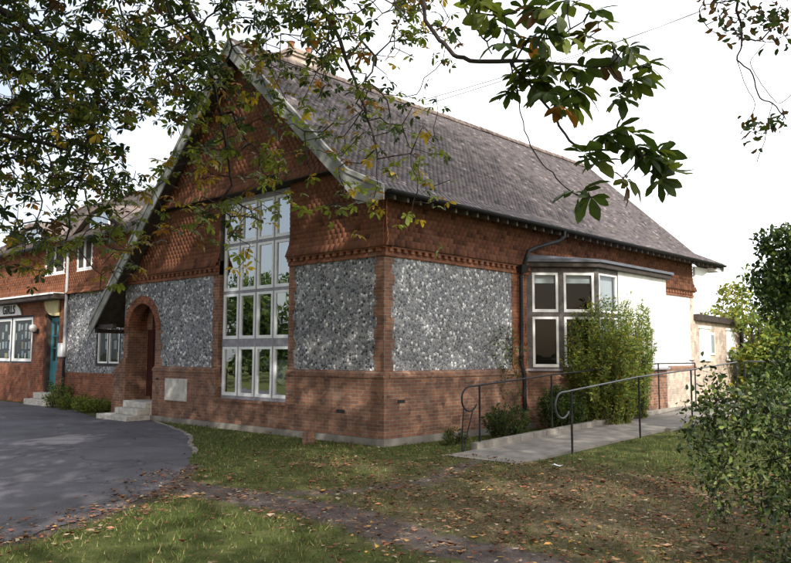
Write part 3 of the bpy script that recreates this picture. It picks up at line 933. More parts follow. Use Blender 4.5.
mb.build('bay_roof', LEAD, hall)

# ------------------------------------------------------------------ EXTENSION
ext = thing('brick_extension', 'low flat roofed pale brick extension beyond the far end of the hall', 'building', (-3, 18, 0))
mb = MB(); mb.box(-6, .02, WEND + .0, 20.4, -.1, 3.12); mb.build('wall', BRICK_PALE, ext)
mb = MB(); mb.prism([(-6.2, WEND + .005, 3.122), (.2, WEND + .005, 3.122), (.2, WEND + .005, 3.36), (-6.2, WEND + .005, 3.30)], (0, 4.7, -.09)); mb.build('roof', TIMBER_DK, ext, bevel=.02)
mb = MB(); mb.box(.02, .06, 17.25, 17.7, 1.9, 2.72); wf = mb.build('window', WHITE, ext)
mb = MB(); mb.box(.055, .066, 17.33, 17.62, 1.98, 2.64); mb.build('pane', GLASS_DK, wf)
for y in (16.35, 18.95):
    mb = MB(); mb.box(.02, .05, y, y + .85, 1.75, 2.85); mb.box(.02, .09, y - .06, y + .91, 2.853, 2.93); mb.box(.02, .1, y - .06, y + .91, 1.68, 1.748); mb.build('blind_panel', WHITE, ext)
mb = MB(); mb.tube([(.1, 20.3, 3.0), (.1, 20.3, 0)], .06); mb.build('downpipe', BLACK, ext)

# ------------------------------------------------------------------ LEFT WING
wing = thing('school_wing', 'two storey brick and flint wing with orange hung tiles and teal door', 'building', (-18, 4, 0))
YW = .8
mb = MB()
mb.box(-24.5, -21.6, YW, YW + .3, 0, 1.5); mb.box(-21.6, -18.45, YW, YW + .3, 0, 1.5); mb.box(-19.5, -18.45, YW, YW + .3, 1.503, 3.347)
mb.box(-17.2, -10.72, YW - .05, YW + .3, 0, 1.22); mb.box(-17.2, -16.75, YW, YW + .3, 1.22, 4.0); mb.box(-24.5, -17.2, YW + .0, YW + .3, 3.35, 4.0)
mb.build('wall', BRICK_OR, wing)
mb = MB(); mb.box(-16.75, -14.3, YW, YW + .3, 1.22, 4.0); mb.box(-12.6, -10.72, YW, YW + .3, 1.22, 4.0); mb.box(-14.3, -12.6, YW, YW + .3, 2.85, 4.0); mb.box(-14.3, -12.6, YW, YW + .3, 1.22, 1.45)
mb.build('flint_panel', FLINT, wing)
mb = MB(); mb.box(-24.5, -11.0, YW + .0, YW + .3, 4.0, 6.0); mb.build('wall', SOFFIT, wing)
mb = MB(); mb.box(-24.5, -11.0, 8.6, 8.9, 0, 6.0); mb.box(-24.5, -24.2, 1.1, 8.6, 0, 6.0); mb.prism([(-24.5, YW, 6), (-24.5, 8.9, 6), (-24.5, 4.8, 8.8)], (.3, 0, 0)); mb.build('wall', BRICK, wing)
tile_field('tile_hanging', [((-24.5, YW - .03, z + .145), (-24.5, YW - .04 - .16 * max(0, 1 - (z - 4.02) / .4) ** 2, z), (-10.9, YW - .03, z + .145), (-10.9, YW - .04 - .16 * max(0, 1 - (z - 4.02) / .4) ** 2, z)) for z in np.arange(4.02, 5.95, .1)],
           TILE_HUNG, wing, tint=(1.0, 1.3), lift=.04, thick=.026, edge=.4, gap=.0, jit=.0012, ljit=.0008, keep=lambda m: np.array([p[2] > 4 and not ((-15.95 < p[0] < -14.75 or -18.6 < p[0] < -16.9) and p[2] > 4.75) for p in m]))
for x0, x1 in ((-18.6, -16.9), (-15.95, -14.75)):
    window('window', wing, (x0, YW - .02), (1, 0), x1 - x0, 4.75, 5.95, [(.06, (x1 - x0) / 2 - .03), ((x1 - x0) / 2 + .03, x1 - x0 - .06)], [(4.83, 5.88)], (0, -1), mat=WHITE, glass=GLASS)
# roof
EW, RWZ = 5.85, 8.75
rows = profile_rows([(4.8, RWZ), (.35, EW)], lambda p: np.array([-24.8, p[0], p[1]]), lambda p: np.array([-10.0, p[0], p[1]]), wob=.008, gauge=.11)
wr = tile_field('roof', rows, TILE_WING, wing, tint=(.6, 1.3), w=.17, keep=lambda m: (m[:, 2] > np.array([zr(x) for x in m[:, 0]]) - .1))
mb = MB(); mb.hexa([(-24.8, .37, EW - .12), (-11.2, .37, EW - .12), (-9.0, 4.8, RWZ - .12), (-24.8, 4.8, RWZ - .12), (-24.8, .37, EW - .01), (-11.2, .37, EW - .01), (-9.0, 4.8, RWZ - .01), (-24.8, 4.8, RWZ - .01)])
mb.hexa([(-24.8, 4.8, RWZ - .12), (-9.0, 4.8, RWZ - .12), (-9.0, 9.2, EW), (-24.8, 9.2, EW), (-24.8, 4.8, RWZ), (-9.0, 4.8, RWZ), (-9.0, 9.2, EW + .1), (-24.8, 9.2, EW + .1)])
mb.build('roof_boarding', SOFFIT, wr)
mb = MB(); mb.tube([(-24.8, .3, EW - .06), (-12.0, .3, EW - .06)], .06, 8); mb.build('gutter', BLACK, wing)
# eyebrow dormers with swept lids
for xc, ww in ((-14.6, 2.2), (-20.2, 2.8)):
    n = 12
    mb = MB(); top = []
    rings = []
    for yy_, zo in ((.75, 0), (3.6, .35)):
        for k in range(n + 1):
            t = -1 + 2 * k / n; zz = 6.15 + .85 * .5 * (1 + math.cos(math.pi * t)) + zo; rings.append((xc + ww * 1.1 * t, yy_, zz))
    mb.add(rings, [(k, k + 1, n + 2 + k, n + 1 + k) for k in range(n)])
    dm = mb.build('dormer', RIDGE, wr); dm.modifiers.new('solid', 'SOLIDIFY').thickness = .14
    mb = MB(); F = [rings[k] for k in range(n + 1)]
    mb.add([(p[0], .95, p[2] - .1) for p in F] + [(p[0], .95, 5.95) for p in F], [(k, n + 1 + k, n + 2 + k, k + 1) for k in range(n)])
    mb.build('dormer_front', TILE_HUNG if False else TIMBER_DK, dm)
    mb = MB(); mb.box(xc - .7, xc + .7, .9, .945, 6.25, 6.75)
    for i in range(1, 4): pass
    mb.build('dormer_window', WHITE, dm)
    for i in range(3):
        mb = MB(); mb.box(xc - .66 + i * .45, xc - .66 + i * .45 + .4, .88, .898, 6.3, 6.7); mb.build('pane', GLASS, dm)
# lower windows with papers pinned up
for x0, x1 in ((-23.3, -21.6), (-21.55, -19.5)):
    pass
lw = window('window', wing, (-24.4, YW + .04), (1, 0), 4.9, 1.5, 3.35, [(.06, 2.72), (2.86, 4.78)], [(1.56, 3.28)], (0, -1), mat=BOARD, glass=GLASS_DK, cas=.1)
mb = MB(); mb.box(-24.4, -19.5, YW + .2, YW + .24, 1.5, 3.35); mb.build('pin_board', BOARD, lw)
def pin_up(x0, x1, z0, z1, yb, parent, sx, sz):
    k = 0
    z = z0
    while z < z1 - .3:
        x = x0 + random.uniform(0, .1)
        while x < x1 - .2:
            a, b = random.choice(((.2, .28), (.2, .28), (.28, .2), (.15, .2)))
            if random.random() < .8:
                dx, dz, q = random.uniform(0, .06), random.uniform(0, .08), random.uniform(-.012, .012)
                xx, zz, y_ = x + dx, z + dz, yb - .0006 * (k % 40)
                MB().prism([(xx, y_, zz), (xx + a, y_, zz + q), (xx + a - q, y_, zz + b + q), (xx - q, y_, zz + b)], (0, .0004, 0)).build('paper', random.choice((PAPER, PAPER, PAPER, CREAM, BLUEP)), parent); k += 1
            x += sx
        z += sz
pin_up(-24.3, -19.7, 1.65, 3.25, YW + .17, lw, .33, .37)
sw = window('window', wing, (-14.25, YW + .02), (1, 0), 1.6, 1.45, 2.85, [(.07, .76), (.84, 1.53)], [(1.55, 2.75)], (0, -1), mat=TIMBER_DK, glass=GLASS_DK)
mb = MB(); mb.box(-14.2, -12.7, YW + .22, YW + .24, 1.5, 2.8); mb.build('pin_board', BOARD, sw)
pin_up(-14.15, -12.75, 1.6, 2.8, YW + .2, sw, .3, .36)
# teal door
mb = MB(); mb.box(-18.42, -18.3, YW + .05, YW + .3, .45, 3.35); mb.box(-17.32, -17.2, YW + .05, YW + .3, .45, 3.35); mb.build('door_frame', TIMBER_DK, wing)
mb = MB(); mb.box(-18.3, -17.32, YW + .2, YW + .25, .45, 1.6); mb.box(-18.3, -18.18, YW + .2, YW + .25, 1.6, 3.2); mb.box(-17.44, -17.32, YW + .2, YW + .25, 1.6, 3.2); mb.box(-18.18, -17.44, YW + .2, YW + .25, 3.05, 3.2); mb.box(-17.84, -17.78, YW + .2, YW + .25, 1.6, 3.05)
for z in (2.05, 2.5): mb.box(-18.18, -17.44, YW + .202, YW + .248, z, z + .05)
door = mb.build('door', TEAL, wing, bevel=.006)
mb = MB(); mb.add([(-18.18, YW + .23, 1.6), (-17.44, YW + .23, 1.6), (-17.44, YW + .23, 3.05), (-18.18, YW + .23, 3.05)], [(0, 1, 2, 3)]); mb.build('pane', GLASS, door)
mb = MB(); mb.tube([(-17.4, YW + .15, 1.5), (-17.4, YW + .15, 1.75)], .015); mb.build('handle', STONE, door)
mb = MB(); mb.box(-24.4, -16.8, YW + .32, YW + .36, 0, 4.0); mb.build('inner_wall', INTERIOR, wing)
# canopy with lead edge and curved cream bracket
mb = MB(); mb.box(-24.5, -16.55, YW - .55, YW, 3.83, 4.0); cp = mb.build('canopy', TIMBER_DK, wing)
mb = MB(); mb.box(-24.5, -16.55, YW - .6, YW - .55, 3.985, 4.02); mb.box(-24.5, -16.55, YW - .6, YW - .05, 4.022, 4.05); mb.build('lead_edge', WHITE, cp)
mb = MB()
P = [(-17.15, YW - .03, 3.82), (-18.35, YW - .03, 3.82)] + [(-18.35 + .9 * (1 - math.cos(a)), YW - .03, 3.8 - .55 * math.sin(a)) for a in np.linspace(.15, math.pi / 2, 7)] + [(-17.15, YW - .03, 3.25)]
mb.prism(P, (0, -.06, 0)); mb.build('bracket', CREAM, cp)
mb = MB(); mb.tube([(-16.45, YW - .12, 5.75), (-16.45, YW - .12, 1.85), (-16.45, YW - .1, 1.75)], .05, 10); pp = mb.build('downpipe', GREYPIPE, wing)
mb = MB(); mb.tube([(-16.45, YW - .1, 1.75), (-16.4, YW - .14, 1.6), (-16.4, YW - .14, .05)], .052, 10); mb.build('pipe_foot', BLACK, pp)

# sign, lamp, box
sg = thing('wall_sign', 'white round ended board with black capital letters under the dark canopy', 'sign', (-21.6, YW - .03, 3.4))
mb = MB(); P = [(-23.3, YW - .08, 3.4), (-20.5, YW - .08, 3.4), (-20.72, YW - .08, 3.66), (-21.0, YW - .08, 3.8), (-22.8, YW - .08, 3.8), (-23.08, YW - .08, 3.66)]
P = [(x, y, 3.385 + (z - 3.4) * 1.08) for x, y, z in P]
mb.prism(P, (0, .04, 0)); mb.build('board', WHITE, sg)
fc = bpy.data.curves.new('letters', 'FONT'); fc.body = 'GIRLS'; fc.size = .46; fc.extrude = .006; fc.align_x = 'RIGHT'; fc.offset = .012; fc.space_character = 1.1
fo = bpy.data.objects.new('tmp', fc); COL.objects.link(fo)
bpy.context.view_layer.update()
lm = bpy.data.meshes.new_from_object(fo.evaluated_get(bpy.context.evaluated_depsgraph_get()))
bpy.data.objects.remove(fo)
lm.materials.clear(); lm.materials.append(BLACK)
lo = bpy.data.objects.new('letters', lm); COL.objects.link(lo); lo.parent = sg
lo.rotation_euler = (R(90), 0, 0); lo.location = (-21.08 + 21.6, -.062, .06)

lp = thing('globe_lamp', 'small white globe lamp on the brick pier beside the teal door', 'lamp', (-19.0, YW, 2.7))
mb = MB()
cx_, cy_, cz_ = -19.0, YW - .2, 2.82
rr = .15
V = []; nu, nv = 12, 8
for j in range(nv + 1):
    for i in range(nu):
        th = math.pi * j / nv; ph = 2 * math.pi * i / nu; V.append((cx_ + rr * math.sin(th) * math.cos(ph), cy_ + rr * math.sin(th) * math.sin(ph), cz_ + rr * math.cos(th)))
mb.add(V, [(j * nu + i, (j + 1) * nu + i, (j + 1) * nu + (i + 1) % nu, j * nu + (i + 1) % nu) for j in range(nv) for i in range(nu)]); mb.build('globe', LAMPGL, lp, smooth=True)
mb = MB(); mb.box(-19.08, -18.92, YW - .06, YW, 2.62, 2.8); mb.tube([(-19, YW - .03, 2.66), (-19, YW - .2, 2.66), (-19, YW - .2, 2.7)], .02); mb.build('bracket', BLACK, lp)
bx = thing('meter_box', 'white meter box on the wall between the teal door and the drainpipe', 'box', (-16.85, YW, 1.7))
mb = MB(); mb.box(-17.02, -16.68, YW - .1, YW, 1.75, 2.25); mb.build('case', WHITE, bx, bevel=.01)
mb = MB(); mb.box(-17.0, -16.7, YW - .115, YW - .1, 1.78, 2.22); mb.build('lid', WHITE, bx, bevel=.005)
# doorstep and stone steps
ds = MB().box(-18.7, -16.9, .25, YW + .2, 0, .22).box(-18.5, -17.1, .5, YW + .25, .223, .44)
tag(ds.build('door_step', STONE, bevel=.02), 'pale stone doorstep below the teal door', 'step')
ss = MB().box(-10.75, -9.0, -.85, -.115, 0, .15).box(-10.3, -9.04, -.52, -.115, .153, .33).box(-9.95, -9.052, -.25, -.12, .333, .5).box(-10.6, -9.04, -.115, .7, .1, .503)
tag(ss.build('stone_steps', STONE, bevel=.02), 'three worn pale stone steps up to the arched porch', 'steps')
# brick stub + litter
bs = MB().box(-1.46, -1.27, -.93, -.74, 0, .25)
tag(bs.build('brick_post', BRICK, bevel=.008), 'short red brick stub standing in grass against the hall base', 'post')
lt = np.array([(4.1, -.4, .05), (4.22, -.42, .1), (4.36, -.33, .055), (4.16, -.28, .11), (4.28, -.24, .06), (4.4, -.2, .09), (4.12, -.18, .04)]) 
tag(np_obj('paper_scrap', (lt - lt.mean(0)) * .6 + lt.mean(0) - np.array([0, 0, .01]), [(0, 1, 3), (1, 2, 4, 3), (2, 5, 4), (3, 4, 6), (0, 3, 6)], PAPER), 'crumpled white paper scrap on grass in front of the ramp', 'litter')

# ------------------------------------------------------------------ handrails
def handrail(label, X, posts, hook, mat):
    t = thing('handrail', label, 'handrail', (X, posts[0][0], 0))
    for (y, zb, zt) in posts:
        MB().tube([(X, y, zb - .1), (X, y, zt)], .021, 8).build('post', BLACK, t)
    pts = hook + [(X, y, zt) for y, zb, zt in posts]
    MB().tube(pts, .018, 8).build('rail', mat, t, smooth=True)
    return t
def hookpts(X, y, z, r=.24):
    c = (y - .32, z - r - .02)
    out = []
    for a in np.linspace(-50, 215, 16)[::-1]:
        pass
    for a in np.linspace(330, 90, 15):
        out.append((X, c[0] + r * math.cos(R(a)) * 1.05, c[1] + r * math.sin(R(a))))
    return out + [(X, y - .12, z - .012)]
handrail('near black handrail with grey worn top beside the ramp grass', 3.5, [(1.47, 0, 1.2), (4.28, .1, 1.41), (7.05, .22, 1.53), (10.1, .3, 1.7)], hookpts(3.5, 1.47, 1.2), RAILGREY)
fr = handrail('far black handrail along the wall side of the ramp', 1.75, [(.93, 0, 1.27), (3.6, .11, 1.43), (6.4, .2, 1.55), (9.1, .29, 1.65), (11.6, .29, 1.65)], hookpts(1.75, .93, 1.27), BLACK)
MB().tube([(1.75, .42, .86), (1.75, .38, .5), (1.75, .36, -.05)], .014, 6).tube([(1.75, .72, .82), (1.75, .55, .4), (1.75, .4, .0)], .014, 6).build('strut', BLACK, fr)
t = thing('handrail', 'short black rail turning off at the far end of the ramp landing', 'handrail', (3.6, 10.4, 0))
for x in (3.6, 5.4): MB().tube([(x, 10.4, -.1), (x, 10.4, 1.72)], .026, 8).build('post', BLACK, t)
MB().tube([(3.6, 10.4, 1.66), (3.66, 10.4, 1.72), (5.4, 10.4, 1.72)], .022, 8).build('rail', RAILGREY, t, smooth=True)

# ------------------------------------------------------------------ vegetation helpers
def norm(a): return a / (np.linalg.norm(a, axis=-1, keepdims=True) + 1e-9)
def leaf_quads(P, size, aspect=.5, upbias=.3, axis=None, fold=.0):
    """rhombic leaves at points P; returns V,F"""
    n = len(P)
    size = np.broadcast_to(np.asarray(size, float), (n,))[:, None]
    ax = norm(rng.normal(0, 1, (n, 3))) if axis is None else norm(axis + rng.normal(0, .35, (n, 3)))
    nr = norm(rng.normal(0, 1, (n, 3)) + np.array([0, 0, upbias]))
    sd_ = norm(np.cross(ax, nr))
    nr = np.cross(sd_, ax)
    bend = nr * size * rng.uniform(-.12, .3, (n, 1)); w_ = sd_ * size * aspect * .5; up_ = nr * size * rng.uniform(.04, .14, (n, 1))
    a = P; m1 = P + ax * size * .32 + bend * .25; m2 = P + ax * size * .68 + bend * .6; tip = P + ax * size - bend * .2
    V = np.stack([a, m1 + w_ * .9 + up_, m2 + w_ * .85 + up_, tip, m2 - w_ * .85 + up_, m1 - w_ * .9 + up_, (m1 + m2) / 2], 1).reshape(-1, 3)
    T_ = np.array([[0, 6, 1], [1, 6, 2], [2, 6, 3], [3, 6, 4], [4, 6, 5], [5, 6, 0]])
    F = (np.arange(n)[:, None, None] * 7 + T_[None]).reshape(-1, 3)
    return V, F
def pick(n, cols, wts):
    c = np.array(cols)[rng.choice(len(cols), n, p=np.array(wts) / sum(wts))]
    return c * rng.uniform(.6, 1.35, (n, 1)) * (1 + rng.normal(0, .06, (n, 3)))
def foliage(name, P, size, mat, parent, cols, wts, aspect=.5, upbias=.3, axis=None):
    V, F = leaf_quads(P, size, aspect, upbias, axis)
    c = np.repeat(np.clip(pick(len(P), cols, wts), .003, 1), 7, 0)
    return np_obj(name, V, F, mat, parent, colors=c)
def ellip(n, c, r, shell=.0):
    d = norm(rng.normal(0, 1, (n, 3))); t = rng.uniform(shell, 1, (n, 1)) ** (1 / 2.2)
    return np.array(c) + d * t * np.array(r)

class Skeleton:
    def __init__(s, pts, parents):
        s.P = [np.array(p, float) for p in pts]; s.par = list(parents); s.tips = []
    def chain(s, start, pts):
        i = start
        K = [s.P[start]] + [np.array(p, float) for p in pts]
        for q in range(len(K) - 1):
            p0, p1, p2, p3 = K[max(q - 1, 0)], K[q], K[q + 1], K[min(q + 2, len(K) - 1)]
            L = np.linalg.norm(p2 - p1)
            for j in range(1, 5):
                t = j / 4
                p = .5 * ((2 * p1) + (-p0 + p2) * t + (2 * p0 - 5 * p1 + 4 * p2 - p3) * t * t + (-p0 + 3 * p1 - 3 * p2 + p3) * t ** 3)
                p = p + rng.normal(0, min(.022 * L, .02), 3) * (j < 4)
                s.P.append(p); s.par.append(i); i = len(s.P) - 1
        return i
    def grow(s, targets, step=.3, sag=.08, wig=.05, sort=True, rest=None):
        T = np.array(targets, float)
        if sort:
            d0 = np.min(np.linalg.norm(T[:, None] - np.array(s.P)[None], axis=2), 1); T = T[np.argsort(d0)]
        for t in T:
            PP = np.array(s.P)
            d = np.linalg.norm(PP - t, axis=1) + np.maximum(0, t[2] - PP[:, 2]) * .2
            i = int(np.argmin(d)); a = s.P[i]; L = np.linalg.norm(t - a)
            if L < .03: s.tips.append((i, t)); continue
            k = max(1, int(L / step)); j = i
            for q in range(1, k + 1):
                f = q / k
                p = a + (t - a) * f + rng.normal(0, wig * min(L, 1), 3) * math.sin(math.pi * f) + np.array([0, 0, sag * L * math.sin(math.pi * f)])
                s.P.append(p); s.par.append(j); j = len(s.P) - 1
            s.tips.append((j, t))
    def mesh(s, r_tip=.006, power=.42, n=5, rmax=.4):
        cnt = np.ones(len(s.P))
        for i in range(len(s.P) - 1, 0, -1):
            if s.par[i] >= 0: cnt[s.par[i]] += cnt[i] if False else 0
        leaf = np.zeros(len(s.P)); ch = np.zeros(len(s.P), int)
        for i in range(len(s.P)):
            if s.par[i] >= 0: ch[s.par[i]] += 1
        leaf[ch == 0] = 1
        for i in range(len(s.P) - 1, -1, -1):
            if s.par[i] >= 0: leaf[s.par[i]] += leaf[i]
        r = np.minimum(r_tip * leaf ** power, rmax); s.r = r
        V = []; F = []
        for i in range(len(s.P)):
            j = s.par[i]
            if j < 0: continue
            a, b = s.P[j], s.P[i]; t = norm(b - a)
            u = norm(np.cross(t, [0.31, .2, .93])); v_ = np.cross(t, u)
            m = len(V)
            ra = min(r[j], r[i] * 1.35)
            for (p, rr_) in ((a - t * ra * .2, ra), (b + t * r[i] * .2, r[i])):
                for k in range(n):
                    an = 2 * math.pi * k / n; V.append(p + rr_ * (math.cos(an) * u + math.sin(an) * v_))
            for k in range(n): F.append((m + k, m + (k + 1) % n, m + n + (k + 1) % n, m + n + k))
        return np.array(V), np.array(F)

def palmate(points, axes, size, tints, leaflets=(5, 7)):
    """horse-chestnut leaves: leaflets fanned round the petiole end, drooping"""
    Vs = []; Cs = []
    for p, ax, sz, tn in zip(points, axes, size, tints):
        up = norm(np.array([0, 0, 1.0]) + rng.normal(0, .45, 3))
        ax = norm(ax - up * (ax @ up)); sdv = np.cross(up, ax)
        k = rng.integers(leaflets[0], leaflets[1] + 1)
        for q in range(k):
            an = R(-115 + 230 * q / (k - 1)) + rng.normal(0, .12)
            L = sz * (1 - .42 * abs(an) / 2.0) * rng.uniform(.85, 1.1)
            d = ax * math.cos(an) + sdv * math.sin(an)
            s_ = norm(np.cross(up, d)); W = L * .22 * rng.uniform(.85, 1.15); dr = rng.uniform(.05, .75)
            def pt(t, w_, lift=0): return p + d * (L * t) - up * (L * dr * t * t) + s_ * w_ + up * lift
            crl = rng.uniform(.1, .45) * W
            pts = [pt(.03, 0), pt(.4, W * .62, crl), pt(.72, W, crl), pt(.9, W * .55, crl * .5), pt(1, 0), pt(.9, -W * .55, crl * .5), pt(.72, -W, crl), pt(.4, -W * .62, crl), pt(.4, 0), pt(.72, 0)]
            Vs.append(np.array(pts)); c = tn * rng.uniform(.75, 1.25)
            cc = np.repeat(c[None], 10, 0); cc[3:6] *= rng.uniform(.7, 1.3); 
            Cs.append(cc)
    V = np.concatenate(Vs); C = np.clip(np.concatenate(Cs), .002, 1)
    q = np.array([[0, 1, 8, 8], [1, 2, 9, 8], [2, 3, 4, 9], [9, 4, 5, 6], [8, 9, 6, 7], [0, 8, 7, 7]])
    n = len(V) // 10
    F = []
    for i in range(n):
        b = i * 10
        F += [(b, b + 1, b + 8), (b + 1, b + 2, b + 9, b + 8), (b + 2, b + 3, b + 4, b + 9), (b + 9, b + 4, b + 5, b + 6), (b + 8, b + 9, b + 6, b + 7), (b, b + 8, b + 7)]
    return V, F, C

# ------------------------------------------------------------------ horse chestnut over the drive
TB = np.array([.4, -12.2, 0])
ches = thing('horse_chestnut_tree', 'horse chestnut tree with autumn leaves hanging over the drive and gable', 'tree', tuple(TB))
mb = MB()
mb.tube([TB + (0, 0, -.3), TB + (0, 0, .1), TB + (.05, .05, 1), TB + (.1, .1, 2.4), TB + (.2, .2, 4), TB + (.3, .2, 7), TB + (.3, .4, 11), TB + (.2, .5, 15)], [.75, .6, .48, .45, .42, .34, .22, .08], 14)
mb.build('trunk', BARK, ches, smooth=True)
S = Skeleton([TB + (.1, .1, 2.6), TB + (.2, .2, 4), TB + (.3, .2, 6)], [-1, 0, 1])
D = survey
# limbs reaching into the view
l1 = S.chain(1, [TB + (1.0, 2.0, 5.0), D(-60, -10, 8.0), D(7, 14, 8.3), D(40, 36, 8.6), D(70, 55, 9.0), D(96, 90, 9.2), D(92, 125, 9.3), D(84, 165, 9.4), D(72, 205, 9.5)])
l2 = S.chain(1, [TB + (.6, 1.6, 4.6), D(-70, 120, 7.6), D(0, 134, 8.0), D(40, 142, 8.4), D(70, 150, 8.8)])
l3 = S.chain(2, [TB + (2.2, 2.4, 7.2), D(120, -60, 8.2), D(175, -10, 8.6), D(205, 40, 9.0), D(215, 90, 9.3), D(225, 140, 9.5), D(232, 185, 9.6)])
l4 = S.chain(2, [TB + (3.2, 2.2, 6.8), D(250, -70, 7.4), D(300, -20, 7.8), D(335, 30, 8.2), D(355, 80, 8.6), D(372, 130, 8.8)])
l5 = S.chain(2, [TB + (3.8, 2.0, 6.2), D(370, -60, 6.4), D(425, 20, 6.0), D(449, 49, 5.7), D(470, 61, 5.5), D(510, 61, 5.3), D(560, 64, 5.2), D(610, 66, 5.1)])
l6 = S.chain(2, [TB + (4.4, 1.9, 6.0), D(440, -50, 5.8), D(461, 0, 5.6), D(478, 30, 5.5), D(492, 54, 5.4)])
l7 = S.chain(l5 - 8, [D(518, 93, 5.4), D(524, 130, 5.4), D(538, 158, 5.4), D(556, 178, 5.4), D(572, 192, 5.4)])
l8 = S.chain(l5 - 8, [D(550, 110, 5.3), D(562, 130, 5.3), D(580, 148, 5.2), D(615, 150, 5.2)])
# hanging sprays: density of twigs by bearing
tg = []; meta = []
def region(n, u0, u1, v0, v1, d0, d1, kind):
    for _ in range(n):
        tg.append(D(rng.uniform(u0, u1), rng.uniform(v0, v1), rng.uniform(d0, d1))); meta.append(kind)
region(760, -40, 200, -45, 115, 7.0, 10.2, 0)
region(250, -30, 130, 100, 190, 7.5, 10.0, 0)
region(150, -20, 150, 170, 275, 8.0, 10.0, 1)
region(170, 190, 330, -40, 75, 7.5, 9.8, 0)
region(95, 320, 450, -40, 60, 6.8, 9.2, 1)
region(95, 170, 330, 65, 160, 8.0, 10.2, 1)
region(46, 330, 445, 55, 165, 7.8, 9.5, 1)
region(62, 150, 280, 150, 235, 8.6, 10.2, 2)
region(26, 270, 440, 140, 215, 8.4, 9.6, 2)
for u, v in ((245, 215), (240, 240), (232, 235), (250, 245), (262, 205), (238, 268), (375, 205), (440, 245), (420, 180), (450, 180), (100, 290), (120, 285), (88, 262), (345, 225), (355, 235), (205, 245), (190, 235)):
    tg.append(D(u, v, 8.9)); meta.append(2)
big = []
for u, v in ((490, 15), (500, 30), (545, 8), (556, 18), (568, 4), (590, 10), (602, 20), (562, 36), (590, 36), (612, 42), (624, 48), (530, 36), (545, 28), (520, 52), (505, 42), (535, 76), (550, 86), (562, 72), (580, 66), (600, 60), (622, 60), (640, 66), (630, 82), (617, 96), (515, 90), (522, 76), (556, 106), (570, 106), (602, 136), (613, 130), (627, 131), (632, 146), (642, 156), (655, 150), (663, 166), (653, 180), (622, 180), (580, 156), (592, 160), (576, 194), (594, 197), (470, 12), (480, 0), (520, 10), (548, 60), (572, 90), (545, 95), (530, 62)):
    big.append(D(u, v, rng.uniform(4.9, 5.5)))
S.grow(np.array(tg), .13, -.05, .075)
S.grow(np.array(big), .08, -.06, .06)
S2V, S2F = S.mesh(.0045, .43, 5, .2)
np_obj('branches', S2V, S2F, TWIG, ches, smooth=True)
tgA = np.array(tg)
GREEN = np.array([.045, .07, .018]); MID = np.array([.125, .15, .028]); YEL = np.array([.28, .19, .025]); ORG = np.array([.24, .10, .02]); BRN = np.array([.11, .055, .022]); DKG = np.array([.03, .048, .018])
pts_, axs_, szs_, tns_ = [], [], [], []
for p, kd in zip(tgA, meta):
    for q in range(rng.integers(1, 4)):
        a = norm(rng.normal(0, 1, 3) * np.array([1, 1, .5]) + np.array([0, 0, -.35]))
        pts_.append(p + a * .05 + rng.normal(0, .06, 3)); axs_.append(a); szs_.append(rng.uniform(.075, .135) if kd < 2 else rng.uniform(.08, .15))
        w_ = {0: [.5, .38, .05, .01, .06], 1: [.24, .52, .14, .03, .07], 2: [.08, .54, .26, .06, .06]}[kd]
        tns_.append([DKG, MID, YEL, ORG, BRN][rng.choice(5, p=w_)] * rng.uniform(.7, 1.3))
for p in big:
    for q in range(rng.integers(1, 4)):
        a = norm(rng.normal(0, 1, 3) * np.array([1, 1, .5]) + RIGHT * .6 + np.array([0, 0, -.2]))
        pts_.append(p + a * .03); axs_.append(a); szs_.append(rng.uniform(.13, .22))
        tns_.append([GREEN, MID, ORG, BRN][rng.choice(4, p=[.58, .32, .03, .07])] * rng.uniform(.8, 1.3))
V, F, C = palmate(pts_, axs_, szs_, tns_)
np_obj('leaves', V, F, LEAF, ches, colors=C)
# upper crown above the photographer's view
GAPS = [((1.3, 8.2, 3.6), .25), ((-8, 0, 4.6), .5), ((-2.2, 0, 5.2), .45), ((-4.9, 0, 8.2), .5), ((1.0, -2.0, 0), .75), ((-.3, -1.6, 0), .6), ((2.2, -2.6, 0), .5), ((5.8, -5.4, 0), .45), ((3.0, -7.6, 0), .8), ((4.5, -6.6, 0), .5), ((6.5, -1.5, 0), .9), ((7.4, -3.6, 0), .6), ((4.8, -2.6, 0), .5),
        ((-17, .8, 4.8), 1.6), ((-19.5, .8, 4.6), 1.3), ((-15.7, .8, 2.5), .7), ((-3, 0, 7.2), .7), ((-7.5, 0, 5.2), .6), ((-1.2, 0, 4.8), .5), ((-1, 0, .9), .4), ((-6, -4, 0), .9)]
def crown(name, lobes, n_per, size, parent, cols, wts, lowcut=None, mat=LEAF, aspect=.6):
    P = np.concatenate([ellip(int(n_per * (r[0] * r[1] * r[2]) ** .62), c, r, .25) for c, r in lobes])
    if lowcut is not None: P = P[lowcut(P)]
    for g, rad in GAPS:          # openings in the crown that let the sun through
        q = P - np.array(g, float); az = SUN_AZ * math.cos(SUN_EL) + np.array([0, 0, math.sin(SUN_EL)])
        d = np.linalg.norm(q - (q @ az)[:, None] * az, axis=1)
        P = P[(d > rad * rng.uniform(.6, 1.15, len(P)))]
    return foliage(name, P, rng.uniform(size * .7, size * 1.3, len(P)), mat, parent, cols, wts, aspect, .6)
def above_view(P):
    q = P - CAM; f = q @ FWD; u = q @ UP; r = q @ RIGHT
    return (P[:, 2] > 3.6) & ((f < .5) | (u > .46 * f + .5) | (np.abs(r) > .62 * f + 1.2))
